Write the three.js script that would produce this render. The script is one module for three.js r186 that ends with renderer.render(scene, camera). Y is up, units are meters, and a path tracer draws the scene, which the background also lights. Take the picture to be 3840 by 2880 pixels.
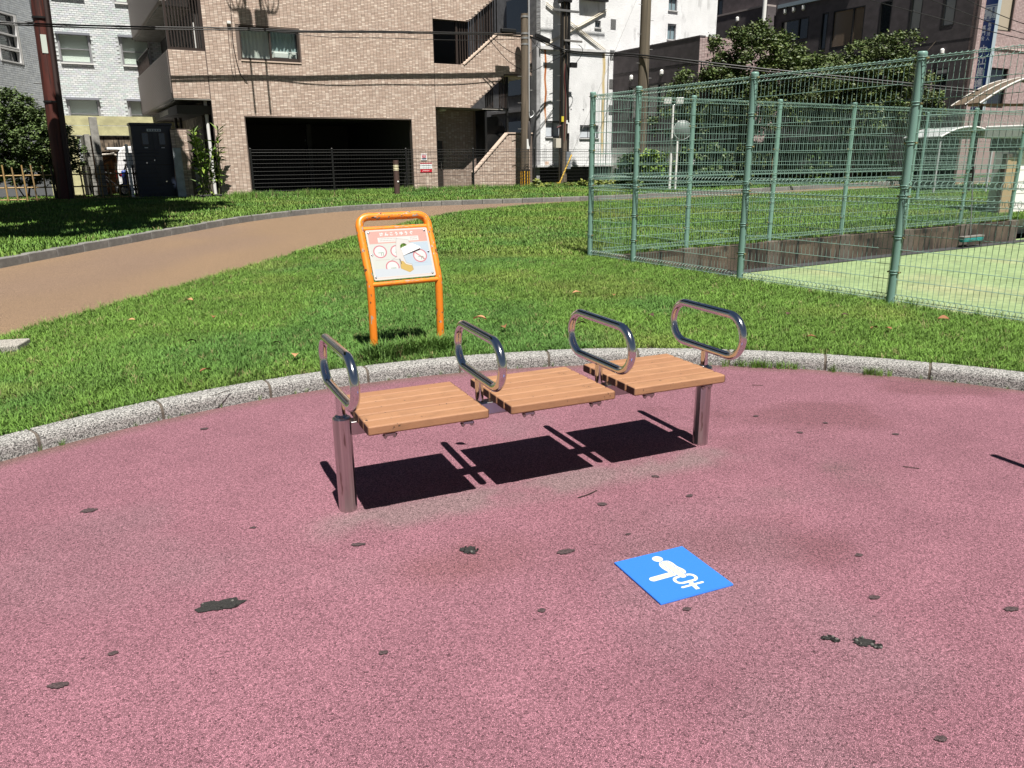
import * as THREE from 'three';
import { mergeGeometries } from 'three/addons/utils/BufferGeometryUtils.js';
import { RoundedBoxGeometry } from 'three/addons/geometries/RoundedBoxGeometry.js';

// ------------------------------------------------------------------ camera, sky, sun, exposure
const scene = new THREE.Scene();
const R = THREE.MathUtils.degToRad;
const camera = new THREE.PerspectiveCamera(53.15, 4 / 3, 0.05, 600);
camera.position.set(0, 1.43, 0);
camera.rotation.order = 'YXZ';
camera.rotation.set(R(-16.3), 0, R(-0.519));
const renderer = new THREE.WebGLRenderer({ antialias: true });
renderer.toneMapping = THREE.LinearToneMapping;
renderer.toneMappingExposure = 1.95;
renderer.shadowMap.enabled = true;
renderer.setSize(1024, 768);
const SUN = new THREE.Vector3(0.1717, 1, 0.4374).normalize();
{ // clear summer sky, one gradient all round
  const w = 256, h = 128, d = new Float32Array(w * h * 4);
  for (let y = 0; y < h; y++) for (let x = 0; x < w; x++) {
    const el = ((y + 0.5) / h - 0.5) * Math.PI, az = ((x + 0.5) / w - 0.5) * 2 * Math.PI;
    const k = Math.pow(Math.max(0, 1 - Math.max(0, Math.sin(el))), 3.2);
    const v = [0.075 + 0.23 * k, 0.125 + 0.24 * k, 0.235 + 0.2 * k];
    const o = (y * w + x) * 4;
    for (let c = 0; c < 3; c++) d[o + c] = v[c] * 0.3;
    d[o + 3] = 1;
  }
  const t = new THREE.DataTexture(d, w, h, THREE.RGBAFormat, THREE.FloatType);
  t.mapping = THREE.EquirectangularReflectionMapping; t.magFilter = THREE.LinearFilter; t.needsUpdate = true;
  scene.background = t; scene.environment = t;
}
const sun = new THREE.DirectionalLight(new THREE.Color().setRGB(1, 0.955, 0.885), 5);
sun.position.copy(SUN).multiplyScalar(60).add(new THREE.Vector3(0, 0, -15)); sun.target.position.set(0, 0, -15);
sun.castShadow = true; sun.shadow.mapSize.set(4096, 4096);
Object.assign(sun.shadow.camera, { left: -35, right: 35, top: 35, bottom: -35, near: 1, far: 140 });
scene.add(sun, sun.target);

// ------------------------------------------------------------------ helpers
let seed = 12345;
const rnd = () => { seed = (seed + 0x6D2B79F5) | 0; let t = Math.imul(seed ^ (seed >>> 15), 1 | seed); t = (t + Math.imul(t ^ (t >>> 7), 61 | t)) ^ t; return ((t ^ (t >>> 14)) >>> 0) / 4294967296; };
const rr = (a, b) => a + (b - a) * rnd();
const gauss = () => (rnd() + rnd() + rnd() + rnd() - 2) / 0.577 / 2;
const hash = (x, y, s = 0) => { let h = Math.imul(x | 0, 374761393) + Math.imul(y | 0, 668265263) + Math.imul(s | 0, 974711); h = Math.imul(h ^ (h >>> 13), 1274126177); return ((h ^ (h >>> 16)) >>> 0) / 4294967296; };
function vnoise(x, y, s = 0, per = 0) {
  const xi = Math.floor(x), yi = Math.floor(y), fx = x - xi, fy = y - yi, m = (a) => per ? ((a % per) + per) % per : a;
  const u = fx * fx * (3 - 2 * fx), v = fy * fy * (3 - 2 * fy);
  const a = hash(m(xi), m(yi), s), b = hash(m(xi + 1), m(yi), s), c = hash(m(xi), m(yi + 1), s), d = hash(m(xi + 1), m(yi + 1), s);
  return a + (b - a) * u + (c - a) * v + (a - b - c + d) * u * v;
}
const fbm = (x, y, s = 0, o = 4, per = 0) => { let r = 0, a = 0.5, n = 0; for (let i = 0; i < o; i++) { r += a * vnoise(x, y, s + i * 17, per); n += a; a *= 0.5; x *= 2; y *= 2; per *= 2; } return r / n; };
const sm = (a, b, x) => { const t = Math.min(1, Math.max(0, (x - a) / (b - a))); return t * t * (3 - 2 * t); };
const clamp = (x, a = 0, b = 1) => Math.min(b, Math.max(a, x));
const lerp = (a, b, t) => a + (b - a) * t;

function tex(w, h, fn, { srgb = true } = {}) {
  const d = new Uint8Array(w * h * 4);
  for (let y = 0; y < h; y++) for (let x = 0; x < w; x++) { const c = fn(x, y), o = (y * w + x) * 4; for (let k = 0; k < 3; k++) d[o + k] = clamp(c[k], 0, 1) * 255; d[o + 3] = 255; }
  const t = new THREE.DataTexture(d, w, h, THREE.RGBAFormat);
  t.wrapS = t.wrapT = THREE.RepeatWrapping; t.magFilter = THREE.LinearFilter; t.minFilter = THREE.LinearMipmapLinearFilter; t.generateMipmaps = true;
  if (srgb) t.colorSpace = THREE.SRGBColorSpace; t.needsUpdate = true; return t;
}
function worley(size, cells, s) { // returns Float32Array of [edge distance, cell id] on a tiling square
  const out = new Float32Array(size * size * 2), k = cells / size;
  for (let y = 0; y < size; y++) for (let x = 0; x < size; x++) {
    const px = x * k, py = y * k, cx = Math.floor(px), cy = Math.floor(py); let d1 = 9, d2 = 9, id = 0;
    for (let j = -1; j <= 1; j++) for (let i = -1; i <= 1; i++) {
      const gx = ((cx + i) % cells + cells) % cells, gy = ((cy + j) % cells + cells) % cells;
      const dx = cx + i + hash(gx, gy, s) - px, dy = cy + j + hash(gx, gy, s + 1) - py, d = Math.sqrt(dx * dx + dy * dy);
      if (d < d1) { d2 = d1; d1 = d; id = hash(gx, gy, s + 2); } else if (d < d2) d2 = d;
    }
    out[(y * size + x) * 2] = d2 - d1; out[(y * size + x) * 2 + 1] = id;
  }
  return out;
}
const rep = (t, x, y = x) => { const c = t.clone(); c.repeat.set(x, y); c.needsUpdate = true; return c; };
const col = (r, g, b) => new THREE.Color().setRGB(r, g, b);
const mat = (c, roughness = 0.8, metalness = 0, extra = {}) => new THREE.MeshPhysicalMaterial({ color: Array.isArray(c) ? col(...c) : new THREE.Color(c), roughness, metalness, ...extra });

// box-projected texture coordinates in metres
function metric(g, k = 1) {
  if (g.index) g = g.toNonIndexed();
  const p = g.attributes.position, uv = new Float32Array(p.count * 2), a = new THREE.Vector3(), b = new THREE.Vector3(), c = new THREE.Vector3(), n = new THREE.Vector3();
  for (let i = 0; i < p.count; i += 3) {
    a.fromBufferAttribute(p, i); b.fromBufferAttribute(p, i + 1); c.fromBufferAttribute(p, i + 2);
    n.copy(b).sub(a).cross(c.clone().sub(a)); const x = Math.abs(n.x), y = Math.abs(n.y), z = Math.abs(n.z);
    [a, b, c].forEach((v, j) => { const q = y >= x && y >= z ? [v.x, v.z] : x >= z ? [v.z, v.y] : [v.x, v.y]; uv[(i + j) * 2] = q[0] * k; uv[(i + j) * 2 + 1] = q[1] * k; });
  }
  g.setAttribute('uv', new THREE.BufferAttribute(uv, 2)); return g;
}
const box = (x0, x1, y0, y1, z0, z1) => metric(new THREE.BoxGeometry(x1 - x0, y1 - y0, z1 - z0).translate((x0 + x1) / 2, (y0 + y1) / 2, (z0 + z1) / 2));
const rbox = (x0, x1, y0, y1, z0, z1, r = 0.01, seg = 2) => metric(new RoundedBoxGeometry(x1 - x0, y1 - y0, z1 - z0, seg, r).translate((x0 + x1) / 2, (y0 + y1) / 2, (z0 + z1) / 2));
const cyl = (x, y0, y1, z, r0, r1 = r0, seg = 20) => new THREE.CylinderGeometry(r1, r0, y1 - y0, seg).translate(x, (y0 + y1) / 2, z);
const V3 = (x, y, z) => new THREE.Vector3(x, y, z);
function bar(a, b, r, seg = 8) { const d = b.clone().sub(a), L = d.length(); return new THREE.CylinderGeometry(r, r, L, seg).applyQuaternion(new THREE.Quaternion().setFromUnitVectors(V3(0, 1, 0), d.normalize())).translate((a.x + b.x) / 2, (a.y + b.y) / 2, (a.z + b.z) / 2); }
const tube = (pts, r, n = 40, seg = 6, closed = false) => new THREE.TubeGeometry(new THREE.CatmullRomCurve3(pts, closed, 'centripetal'), n, r, seg, closed);
function poly(pts, depth, holes = []) { // polygon in x,y pushed from z=-depth to z=0
  const s = new THREE.Shape(pts.map(([x, y]) => new THREE.Vector2(x, y)));
  holes.forEach((h) => s.holes.push(new THREE.Path(h.map(([x, y]) => new THREE.Vector2(x, y)))));
  return metric(new THREE.ExtrudeGeometry(s, { depth, bevelEnabled: false }).translate(0, 0, -depth));
}
const merge = (list) => mergeGeometries(list.map((g) => { g = g.index ? g.toNonIndexed() : g; for (const k of Object.keys(g.attributes)) if (!['position', 'normal', 'uv'].includes(k)) g.deleteAttribute(k); if (!g.attributes.uv) g.setAttribute('uv', new THREE.BufferAttribute(new Float32Array(g.attributes.position.count * 2), 2)); return g; }));
const used = new Map();
const numbered = (n) => { const k = used.get(n) || 0; used.set(n, k + 1); return k ? n + '_' + String(k).padStart(3, '0') : n; };
const shadow = (m) => { m.castShadow = m.receiveShadow = true; return m; };
function part(name, g, m, parent) { const o = shadow(new THREE.Mesh(Array.isArray(g) ? merge(g) : g, m)); o.name = name; parent.add(o); return o; }
function thing(name, label, category, pos = [0, 0, 0], turn = 0, group) {
  const o = new THREE.Group(); o.name = numbered(name); o.position.set(...pos); o.rotation.y = R(turn); o.userData = { label, category }; if (group) o.userData.group = group; scene.add(o); return o;
}
function one(name, g, m, label, category, group, pos = [0, 0, 0], turn = 0) {
  const o = shadow(new THREE.Mesh(Array.isArray(g) ? merge(g) : g, m)); o.name = numbered(name); o.position.set(...pos); o.rotation.y = R(turn); o.userData = { label, category }; if (group) o.userData.group = group; scene.add(o); return o;
}
function struct(name, g, m, label, category) { const o = shadow(new THREE.Mesh(g, m)); o.name = numbered(name); o.userData = { label, category, kind: 'structure' }; scene.add(o); return o; }
function stuff(name, g, m, mats, cols, label, category, parent = scene) {
  const o = shadow(new THREE.InstancedMesh(g, m, mats.length)); mats.forEach((q, i) => o.setMatrixAt(i, q)); if (cols) cols.forEach((c, i) => o.setColorAt(i, c));
  o.name = parent === scene ? numbered(name) : name; o.userData = { kind: 'stuff' }; if (label) o.userData.label = label; if (category && parent === scene) o.userData.category = category; parent.add(o); return o;
}
class Wires { // thin four-sided rods joined into one geometry
  constructor() { this.p = []; }
  seg(a, b, r) {
    const d = b.clone().sub(a).normalize(), u = (Math.abs(d.y) > 0.9 ? V3(1, 0, 0) : V3(0, 1, 0)).cross(d).normalize(), w = d.clone().cross(u), q = [];
    for (const e of [a, b]) for (let k = 0; k < 4; k++) { const t = k * Math.PI / 2; q.push(e.clone().addScaledVector(u, Math.cos(t) * r).addScaledVector(w, Math.sin(t) * r)); }
    for (let k = 0; k < 4; k++) { const l = (k + 1) % 4; for (const v of [q[k], q[l], q[4 + l], q[k], q[4 + l], q[4 + k]]) this.p.push(v.x, v.y, v.z); }
    return this;
  }
  line(pts, r) { for (let i = 0; i + 1 < pts.length; i++) this.seg(pts[i], pts[i + 1], r); return this; }
  geo() { const g = new THREE.BufferGeometry(); g.setAttribute('position', new THREE.Float32BufferAttribute(this.p, 3)); g.computeVertexNormals(); g.setAttribute('uv', new THREE.Float32BufferAttribute(new Float32Array(this.p.length / 3 * 2), 2)); return g; }
}
const along = (pts) => { const c = new THREE.CatmullRomCurve3(pts.map((p) => V3(...p)), false, 'centripetal'); c.arcLengthDivisions = 400; return c; };
const straight = (pts) => { const v = pts.map((p) => V3(...p)), L = [0]; for (let i = 1; i < v.length; i++) L.push(L[i - 1] + v[i].distanceTo(v[i - 1])); const T = L[L.length - 1]; return { getPointAt: (t) => { let s = t * T, i = 1; while (i < v.length - 1 && L[i] < s) i++; return v[i - 1].clone().lerp(v[i], (s - L[i - 1]) / (L[i] - L[i - 1])); } }; };
function loft(A, B, nu, nv, bumpy = 0) { // sheet between two curves, uv in metres
  const p = [], uv = [], ix = [];
  for (let i = 0; i <= nu; i++) { const a = A.getPointAt(i / nu), b = B.getPointAt(i / nu); for (let j = 0; j <= nv; j++) { const q = a.clone().lerp(b, j / nv); const e = Math.min(1, 4 * Math.min(j / nv, 1 - j / nv)); q.y += bumpy * e * (fbm(q.x * 0.8, q.z * 0.8, 5, 3) - 0.5); p.push(q.x, q.y, q.z); uv.push(q.x, q.z); } }
  for (let i = 0; i < nu; i++) for (let j = 0; j < nv; j++) { const a = i * (nv + 1) + j, b = a + nv + 1; ix.push(a, a + 1, b, b, a + 1, b + 1); }
  const g = new THREE.BufferGeometry(); g.setAttribute('position', new THREE.Float32BufferAttribute(p, 3)); g.setAttribute('uv', new THREE.Float32BufferAttribute(uv, 2)); g.setIndex(ix); g.computeVertexNormals();
  if (g.attributes.normal.getY(0) < 0) { for (let i = 0; i < ix.length; i += 3) { const t = ix[i]; ix[i] = ix[i + 1]; ix[i + 1] = t; } g.setIndex(ix); g.computeVertexNormals(); }
  return g;
}
function paint(g, fn) { const p = g.attributes.position, c = new Float32Array(p.count * 3); for (let i = 0; i < p.count; i++) c.set(fn(p.getX(i), p.getY(i), p.getZ(i)), i * 3); g.setAttribute('color', new THREE.BufferAttribute(c, 3)); return g; }
const inView = (x, z, m = 1.5) => z < -1 && Math.abs(x) < -z * 0.78 + m;

// ------------------------------------------------------------------ shared surfaces
const w1 = worley(1024, 250, 3), w2 = worley(1024, 330, 9);
const rubberMap = tex(1024, 1024, (x, y) => { const e = w1[(y * 1024 + x) * 2], id = w1[(y * 1024 + x) * 2 + 1]; const k = (0.62 + 0.33 * id) * (0.55 + 0.45 * sm(0.02, 0.28, e)); const dk = id > 0.965 ? 0.55 : 1; return [k * dk * 1.04, k * dk, k * dk]; });
const rubberBump = tex(1024, 1024, (x, y) => { const e = w1[(y * 1024 + x) * 2], id = w1[(y * 1024 + x) * 2 + 1]; const k = sm(0.0, 0.35, e) * (0.6 + 0.4 * id); return [k, k, k]; }, { srgb: false });
const graniteMap = tex(1024, 1024, (x, y) => { const id = w2[(y * 1024 + x) * 2 + 1], e = w2[(y * 1024 + x) * 2]; let k = id < 0.2 ? 0.3 + id : id < 0.6 ? 0.62 + 0.2 * id : 0.86 + 0.14 * id; k *= 0.8 + 0.2 * sm(0, 0.2, e); return [k, k * 0.993, k * 0.975]; });
const graniteBump = tex(1024, 1024, (x, y) => { const id = w2[(y * 1024 + x) * 2 + 1], e = w2[(y * 1024 + x) * 2], k = sm(0, 0.3, e) * (0.4 + 0.6 * id); return [k, k, k]; }, { srgb: false });
const mottle = tex(512, 512, (x, y) => { const k = 0.72 + 0.28 * fbm(x / 32, y / 32, 21, 5, 16) + 0.09 * (hash(x, y, 4) - 0.5); return [k, k, k]; });
const grainy = tex(512, 512, (x, y) => { const k = fbm(x / 8, y / 8, 31, 4, 64); return [k, k, k]; }, { srgb: false });
const stained = tex(512, 512, (x, y) => { const s = fbm(x / 14, y / 110, 41, 4, 0), b = fbm(x / 60, y / 60, 43, 4, 0); const k = clamp(0.35 + 0.9 * b - 0.5 * sm(0.5, 0.8, s)); return [k, k * 0.97, k * 0.92]; });

const concrete = mat([0.36, 0.35, 0.32], 0.9, 0, { map: rep(mottle, 0.7), bumpMap: rep(grainy, 2), bumpScale: 0.004 });
const dirtyConcrete = mat([0.3, 0.27, 0.23], 0.95, 0, { map: rep(stained, 0.5), bumpMap: rep(grainy, 2), bumpScale: 0.006 });
const blackSteel = mat([0.012, 0.012, 0.012], 0.45, 0.2);
const brownSteel = mat([0.035, 0.024, 0.02], 0.5, 0.2);
const darkVoid = mat([0.03, 0.03, 0.032], 0.9);
const glass = mat([0.02, 0.025, 0.03], 0.06, 0, { clearcoat: 1, clearcoatRoughness: 0.03 });
const whitePaint = mat([0.68, 0.68, 0.66], 0.5);
const pane = mat([0.95, 0.98, 0.97], 0.02, 0, { transmission: 1, thickness: 0, ior: 1.5 });
const chrome = mat([0.66, 0.66, 0.66], 0.13, 1);
const satin = mat([0.4, 0.385, 0.38], 0.22, 1, { bumpMap: rep(grainy, 3, 60), bumpScale: 0.0002 });

// ------------------------------------------------------------------ ground sheet, plaza, kerb
struct('ground', new THREE.PlaneGeometry(900, 900).rotateX(-Math.PI / 2).translate(0, -0.7, 0), mat([0.13, 0.11, 0.08], 0.95, 0, { map: rep(mottle, 300) }), 'bare earth sheet under the whole park and town', 'ground');
const CX = 0.86, CZ = -1.19, RK = 4.18, RB = 4.305, KH = 0.093;
const ring = (phi, r, y = 0) => V3(CX + r * Math.sin(R(phi)), y, CZ - r * Math.cos(R(phi)));
const BU = V3(Math.cos(R(24.08)), 0, -Math.sin(R(24.08))), BV = V3(-Math.sin(R(24.08)), 0, -Math.cos(R(24.08))), B0 = V3(-0.7051, 0, -3.0058);
{ // red rubber surfacing
  const n = 330, half = RK + 0.03, p = [], uv = [], ix = [], c = [];
  for (let i = 0; i <= n; i++) for (let j = 0; j <= n; j++) {
    // disc mapped from a square grid
    const a = i / n * 2 - 1, b = j / n * 2 - 1, x = CX + half * a * Math.sqrt(1 - b * b / 2), z = CZ + half * b * Math.sqrt(1 - a * a / 2);
    p.push(x, 0, z); uv.push(x / 1.1, z / 1.1);
    const q = V3(x, 0, z).sub(B0), u = q.dot(BU), v = q.dot(BV);
    let k = 0.9 + 0.24 * (fbm(x * 1.1, z * 1.1, 71, 4) - 0.5) + 0.22 * (fbm(x * 5, z * 5, 75, 3) - 0.5);
    let cc = [0.4 * k, 0.2 * k, 0.252 * k];
    const mix = (t, d) => { cc = cc.map((e, m) => lerp(e, d[m], t)); };
    mix(0.62 * sm(0.5, 0.68, fbm(x * 1.1 + 7, z * 1.9, 81, 5)) * sm(-0.2, 0.9, x), [0.23, 0.11, 0.13]);          // worn darker red blotches
    mix(0.4 * sm(0.56, 0.76, fbm(x * 1.3 + 3, z * 1.2, 85, 4)), [0.33, 0.215, 0.245]);                              // greyish scuffing
    const foot = sm(0.2, 0.02, Math.abs(v + 0.14)) * sm(-0.35, 0.1, u) * sm(2.2, 1.7, u) * sm(0.3, 0.62, fbm(x * 3.3, z * 3.3, 91, 4));
    mix(clamp(0.75 * foot, 0, 0.62), [0.3, 0.255, 0.25]);                                                          // bare trodden dust before the bench
    mix(clamp(0.8 * sm(0.45, 0.1, Math.hypot(u - 0.3, (v + 0.62) * 1.8)) * fbm(x * 6, z * 6, 94, 3)), [0.26, 0.12, 0.125]);
    mix(0.55 * sm(0.45, 0.8, fbm(x * 3, z * 3, 95, 4)) * sm(0.5, 0.15, Math.hypot((x - 1.36) * 1.0, (z + 3.36) * 0.8)), [0.2, 0.16, 0.15]);
    const edge = RK - Math.hypot(x - CX, z - CZ);
    mix(0.75 * sm(0.16, 0.0, edge) * (0.3 + fbm(x * 7, z * 7, 97, 3)), [0.2, 0.15, 0.12]);                         // silt gathered along the kerb
    c.push(...cc);
  }
  for (let i = 0; i < n; i++) for (let j = 0; j < n; j++) { const a = i * (n + 1) + j, b = a + n + 1; ix.push(a, a + 1, b, b, a + 1, b + 1); }
  const g = new THREE.BufferGeometry(); g.setAttribute('position', new THREE.Float32BufferAttribute(p, 3)); g.setAttribute('uv', new THREE.Float32BufferAttribute(uv, 2)); g.setAttribute('color', new THREE.Float32BufferAttribute(c, 3)); g.setIndex(ix); g.computeVertexNormals();
  const m = mat([1.3, 1.3, 1.3], 0.93, 0, { map: rubberMap, bumpMap: rubberBump, bumpScale: 0.003, vertexColors: true, specularIntensity: 0.5 });
  const plaza = struct('rubber_plaza', g, m, 'round plaza of faded red rubber chip surfacing', 'plaza');
  // places where the surfacing has broken away down to dark asphalt
  const asphalt = mat([0.05, 0.052, 0.048], 0.95, 0, { map: rep(rubberMap, 1), bumpMap: rubberBump, bumpScale: 0.004 }), scuff = mat([0.13, 0.09, 0.095], 0.95, 0, { map: rubberMap, bumpMap: rubberBump, bumpScale: 0.003 });
  const spots = [[-0.985, -2.27, 0.062, 0.032, 1], [-0.168, -2.63, 0.03, 0.028, 1], [-0.604, -2.685, 0.03, 0.013, 0], [-1.82, -3.009, 0.036, 0.022, 0], [0.198, -2.612, 0.036, 0.02, 0], [1.069, -2.033, 0.03, 0.022, 1], [1.10, -2.01, 0.013, 0.01, 1], [0.968, -2.053, 0.02, 0.01, 1], [0.99, -2.04, 0.012, 0.007, 1], [0.57, -2.22, 0.016, 0.01, 0], [1.217, -2.279, 0.022, 0.012, 0], [1.086, -1.623, 0.018, 0.011, 0], [-1.303, -1.863, 0.03, 0.015, 0], [-0.397, -2.001, 0.016, 0.011, 0], [-1.218, -2.009, 0.017, 0.011, 0], [-1.058, -2.835, 0.014, 0.008, 0], [0.382, -3.027, 0.024, 0.016, 0], [0.665, -3.322, 0.02, 0.013, 0], [0.778, -3.104, 0.02, 0.012, 0], [-1.721, -4.048, 0.026, 0.016, 0], [0.091, -2.219, 0.017, 0.011, 0], [0.455, -2.749, 0.012, 0.008, 0], [1.63, -2.203, 0.028, 0.013, 0], [1.4, -4.18, 0.02, 0.012, 0], [1.75, -4.05, 0.016, 0.012, 0], [2.05, -3.86, 0.02, 0.014, 0], [1.55, -3.9, 0.018, 0.012, 0], [1.288, -2.567, 0.018, 0.012, 0]];
  for (const [x, z, a, b, deep] of spots) {
    const N = 22, s = new THREE.Shape();
    for (let i = 0; i < N; i++) { const t = i / N * 6.283, k = 0.72 + 0.55 * rnd() * (deep ? 1.2 : 0.7); s[i ? 'lineTo' : 'moveTo'](Math.cos(t) * a * k, Math.sin(t) * b * k); }
    const g2 = new THREE.ShapeGeometry(s).rotateX(-Math.PI / 2); const q = part('worn_patch', g2, deep ? asphalt : scuff, plaza); q.position.set(x, 0.004, z); q.rotation.y = R(rr(-12, 28));
    if (deep) for (let i = 0; i < 9; i++) { const t = rnd() * 6.28, k = rr(0.6, 1.15); const e = part('asphalt_crumb', new THREE.DodecahedronGeometry(rr(0.002, 0.005)), rnd() < 0.25 ? concrete : asphalt, plaza); e.position.set(x + Math.cos(t) * a * k, 0.005, z + Math.sin(t) * b * k); }
  }
}
{ // granite-chip kerb stones round the plaza
  const m = mat([0.47, 0.47, 0.465], 0.9, 0, { map: rep(graniteMap, 0.6), bumpMap: rep(graniteBump, 0.75), bumpScale: 0.0035 }), mortar = mat([0.09, 0.075, 0.06], 0.95);
  const prof = [[RK - 0.004, -0.12], [RK, 0.05], [RK + 0.006, 0.07], [RK + 0.018, 0.084], [RK + 0.036, KH - 0.002], [RB - 0.008, KH], [RB, KH - 0.008], [RB, -0.12]];
  const seg = (a0, a1, pr, inset = 0) => {
    const n = a1 - a0 > 20 ? 190 : 7, p = [], uv = [], ix = [], add = (v, q) => { p.push(v.x, v.y, v.z); uv.push(...q); return p.length / 3 - 1; };
    for (let k = 0; k + 1 < pr.length; k++) { const idx = []; for (let i = 0; i <= n; i++) { const t = lerp(a0, a1, i / n), s = R(t) * RK; for (const e of [0, 1]) { const [r, y] = pr[k + e]; idx.push(add(ring(t, r, y), [s, (r - RK) + y + k * 0.01])); } } for (let i = 0; i < n; i++) { const a = idx[i * 2], b = idx[i * 2 + 1], c = idx[i * 2 + 2], d = idx[i * 2 + 3]; ix.push(a, c, b, b, c, d); } }
    for (const t of [a0, a1]) { const idx = pr.map(([r, y]) => add(ring(t, r, y), [r, y])); for (let k = 1; k + 1 < idx.length; k++) ix.push(idx[0], idx[k], idx[k + 1]); }
    const g = new THREE.BufferGeometry(); g.setAttribute('position', new THREE.Float32BufferAttribute(p, 3)); g.setAttribute('uv', new THREE.Float32BufferAttribute(uv, 2)); g.setIndex(ix); const h = g.toNonIndexed(); h.computeVertexNormals(); return h;
  };
  const kerb = new THREE.Group(); kerb.name = numbered('plaza_kerb'); kerb.userData = { label: 'pale granite chip kerb curving round the red plaza', category: 'kerb', kind: 'structure' }; scene.add(kerb);
  part('mortar_bed', seg(-105, 85, prof.map(([r, y], i) => [r + (i < 4 ? 0.006 : i < 6 ? 0 : -0.006), y - (y > 0 ? 0.006 : 0)])), mortar, kerb);
  for (let k = -12; k < 9; k++) { const a0 = 0.7 + 8.85 * k; const o = part('kerb_stone', seg(a0 + 0.12, a0 + 8.73, prof.map(([r, y]) => [r + rr(-0.001, 0.001), y])), m, kerb); o.position.y = rr(-0.003, 0.002); }
}

// ------------------------------------------------------------------ lawns and path
const soil = mat([0.045, 0.06, 0.02], 0.98, 0, { map: rep(mottle, 1.5) });
const kerbBack = { getPointAt: (t) => ring(lerp(-105, 85, t), RB - 0.01, 0.075) };
const inner = [[-5.2, 0.08, 2], [-4.6, 0.1, -2], [-4.25, 0.1, -4.5], [-4.08, 0.1, -5.99], [-3.99, 0.1, -6.95], [-3.84, 0.1, -7.8], [-3.62, 0.1, -9.3], [-3.2, 0.125, -11.4], [-2.65, 0.16, -13.8], [-1.76, 0.22, -17.2], [-0.92, 0.25, -19], [1.21, 0.29, -21.05], [5.25, 0.32, -22.7], [8.99, 0.37, -24.5], [13.18, 0.42, -26.4], [20, 0.45, -29.6], [30, 0.5, -34]];
const outer = [[-7.9, 0.02, -1], [-7.4, 0.03, -6], [-7.05, 0.05, -10.6], [-6.95, 0.06, -11.5], [-6.72, 0.08, -13.05], [-6.35, 0.11, -15.2], [-5.7, 0.15, -18], [-4.35, 0.18, -20.3], [-2.6, 0.2, -21.75], [-1.17, 0.21, -22.4], [2.35, 0.23, -23.55], [7.41, 0.29, -26.1], [15.18, 0.4, -30.3], [24, 0.45, -34.5], [34, 0.5, -39]];
const PC = V3(1.13, 0.1, -11.05), FD = V3(0.533, 0, 0.846).normalize(), BD = V3(0.862, 0, -0.506).normalize();
const fa = (s) => PC.clone().addScaledVector(FD, s), fb = (s) => PC.clone().addScaledVector(BD, s);
const arr = (v, y) => [v.x, y ?? v.y, v.z];
const lawnA = loft(kerbBack, straight([...inner.slice(0, 8).map((p) => [p[0], p[1] - 0.02, p[2]]), arr(PC, 0.085), arr(fa(6.4), 0.085), arr(fa(9.5), 0.085)]), 120, 40, 0.05);
const lawnB = loft(straight([[-3.2, 0.105, -11.4], arr(PC, 0.085), arr(fb(13), 0.11), arr(fb(24), 0.12)]), along(inner.slice(7).map((p) => [p[0], p[1] - 0.02, p[2]])), 90, 24, 0.05);
const S30 = Math.sin(R(30)), C30 = Math.cos(R(30)), AX = -8.2, AZ = -25.4;
const site = (u, n, y = 0) => V3(AX + u * C30 + n * S30, y, AZ - u * S30 + n * C30);       // the street grid: u along the house fronts, n out of them
const outerC = along(outer), kerbOut = along(outer.map(([x, y, z], i) => { const a = outer[Math.max(0, i - 1)], b = outer[Math.min(outer.length - 1, i + 1)], d = V3(b[0] - a[0], 0, b[2] - a[2]).normalize(); return [x + d.z * 0.12, y + 0.1, z - d.x * 0.12]; }));
const verge = loft(kerbOut, straight([[-26, 0.2, 2], [-26, 0.35, -14], arr(site(-20, -3), 0.4), arr(site(34, -3), 0.42), arr(site(44, -3), 0.45)]), 120, 30, 0.06);
const lawn = struct('lawn', lawnA, soil, 'soil of the mown lawn between plaza kerb and path', 'lawn'); struct('lawn', lawnB, soil, 'soil of the lawn strip behind the green court fence', 'lawn'); struct('grass_verge', verge, soil, 'soil of the grass verge in front of the buildings', 'verge');
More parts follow.
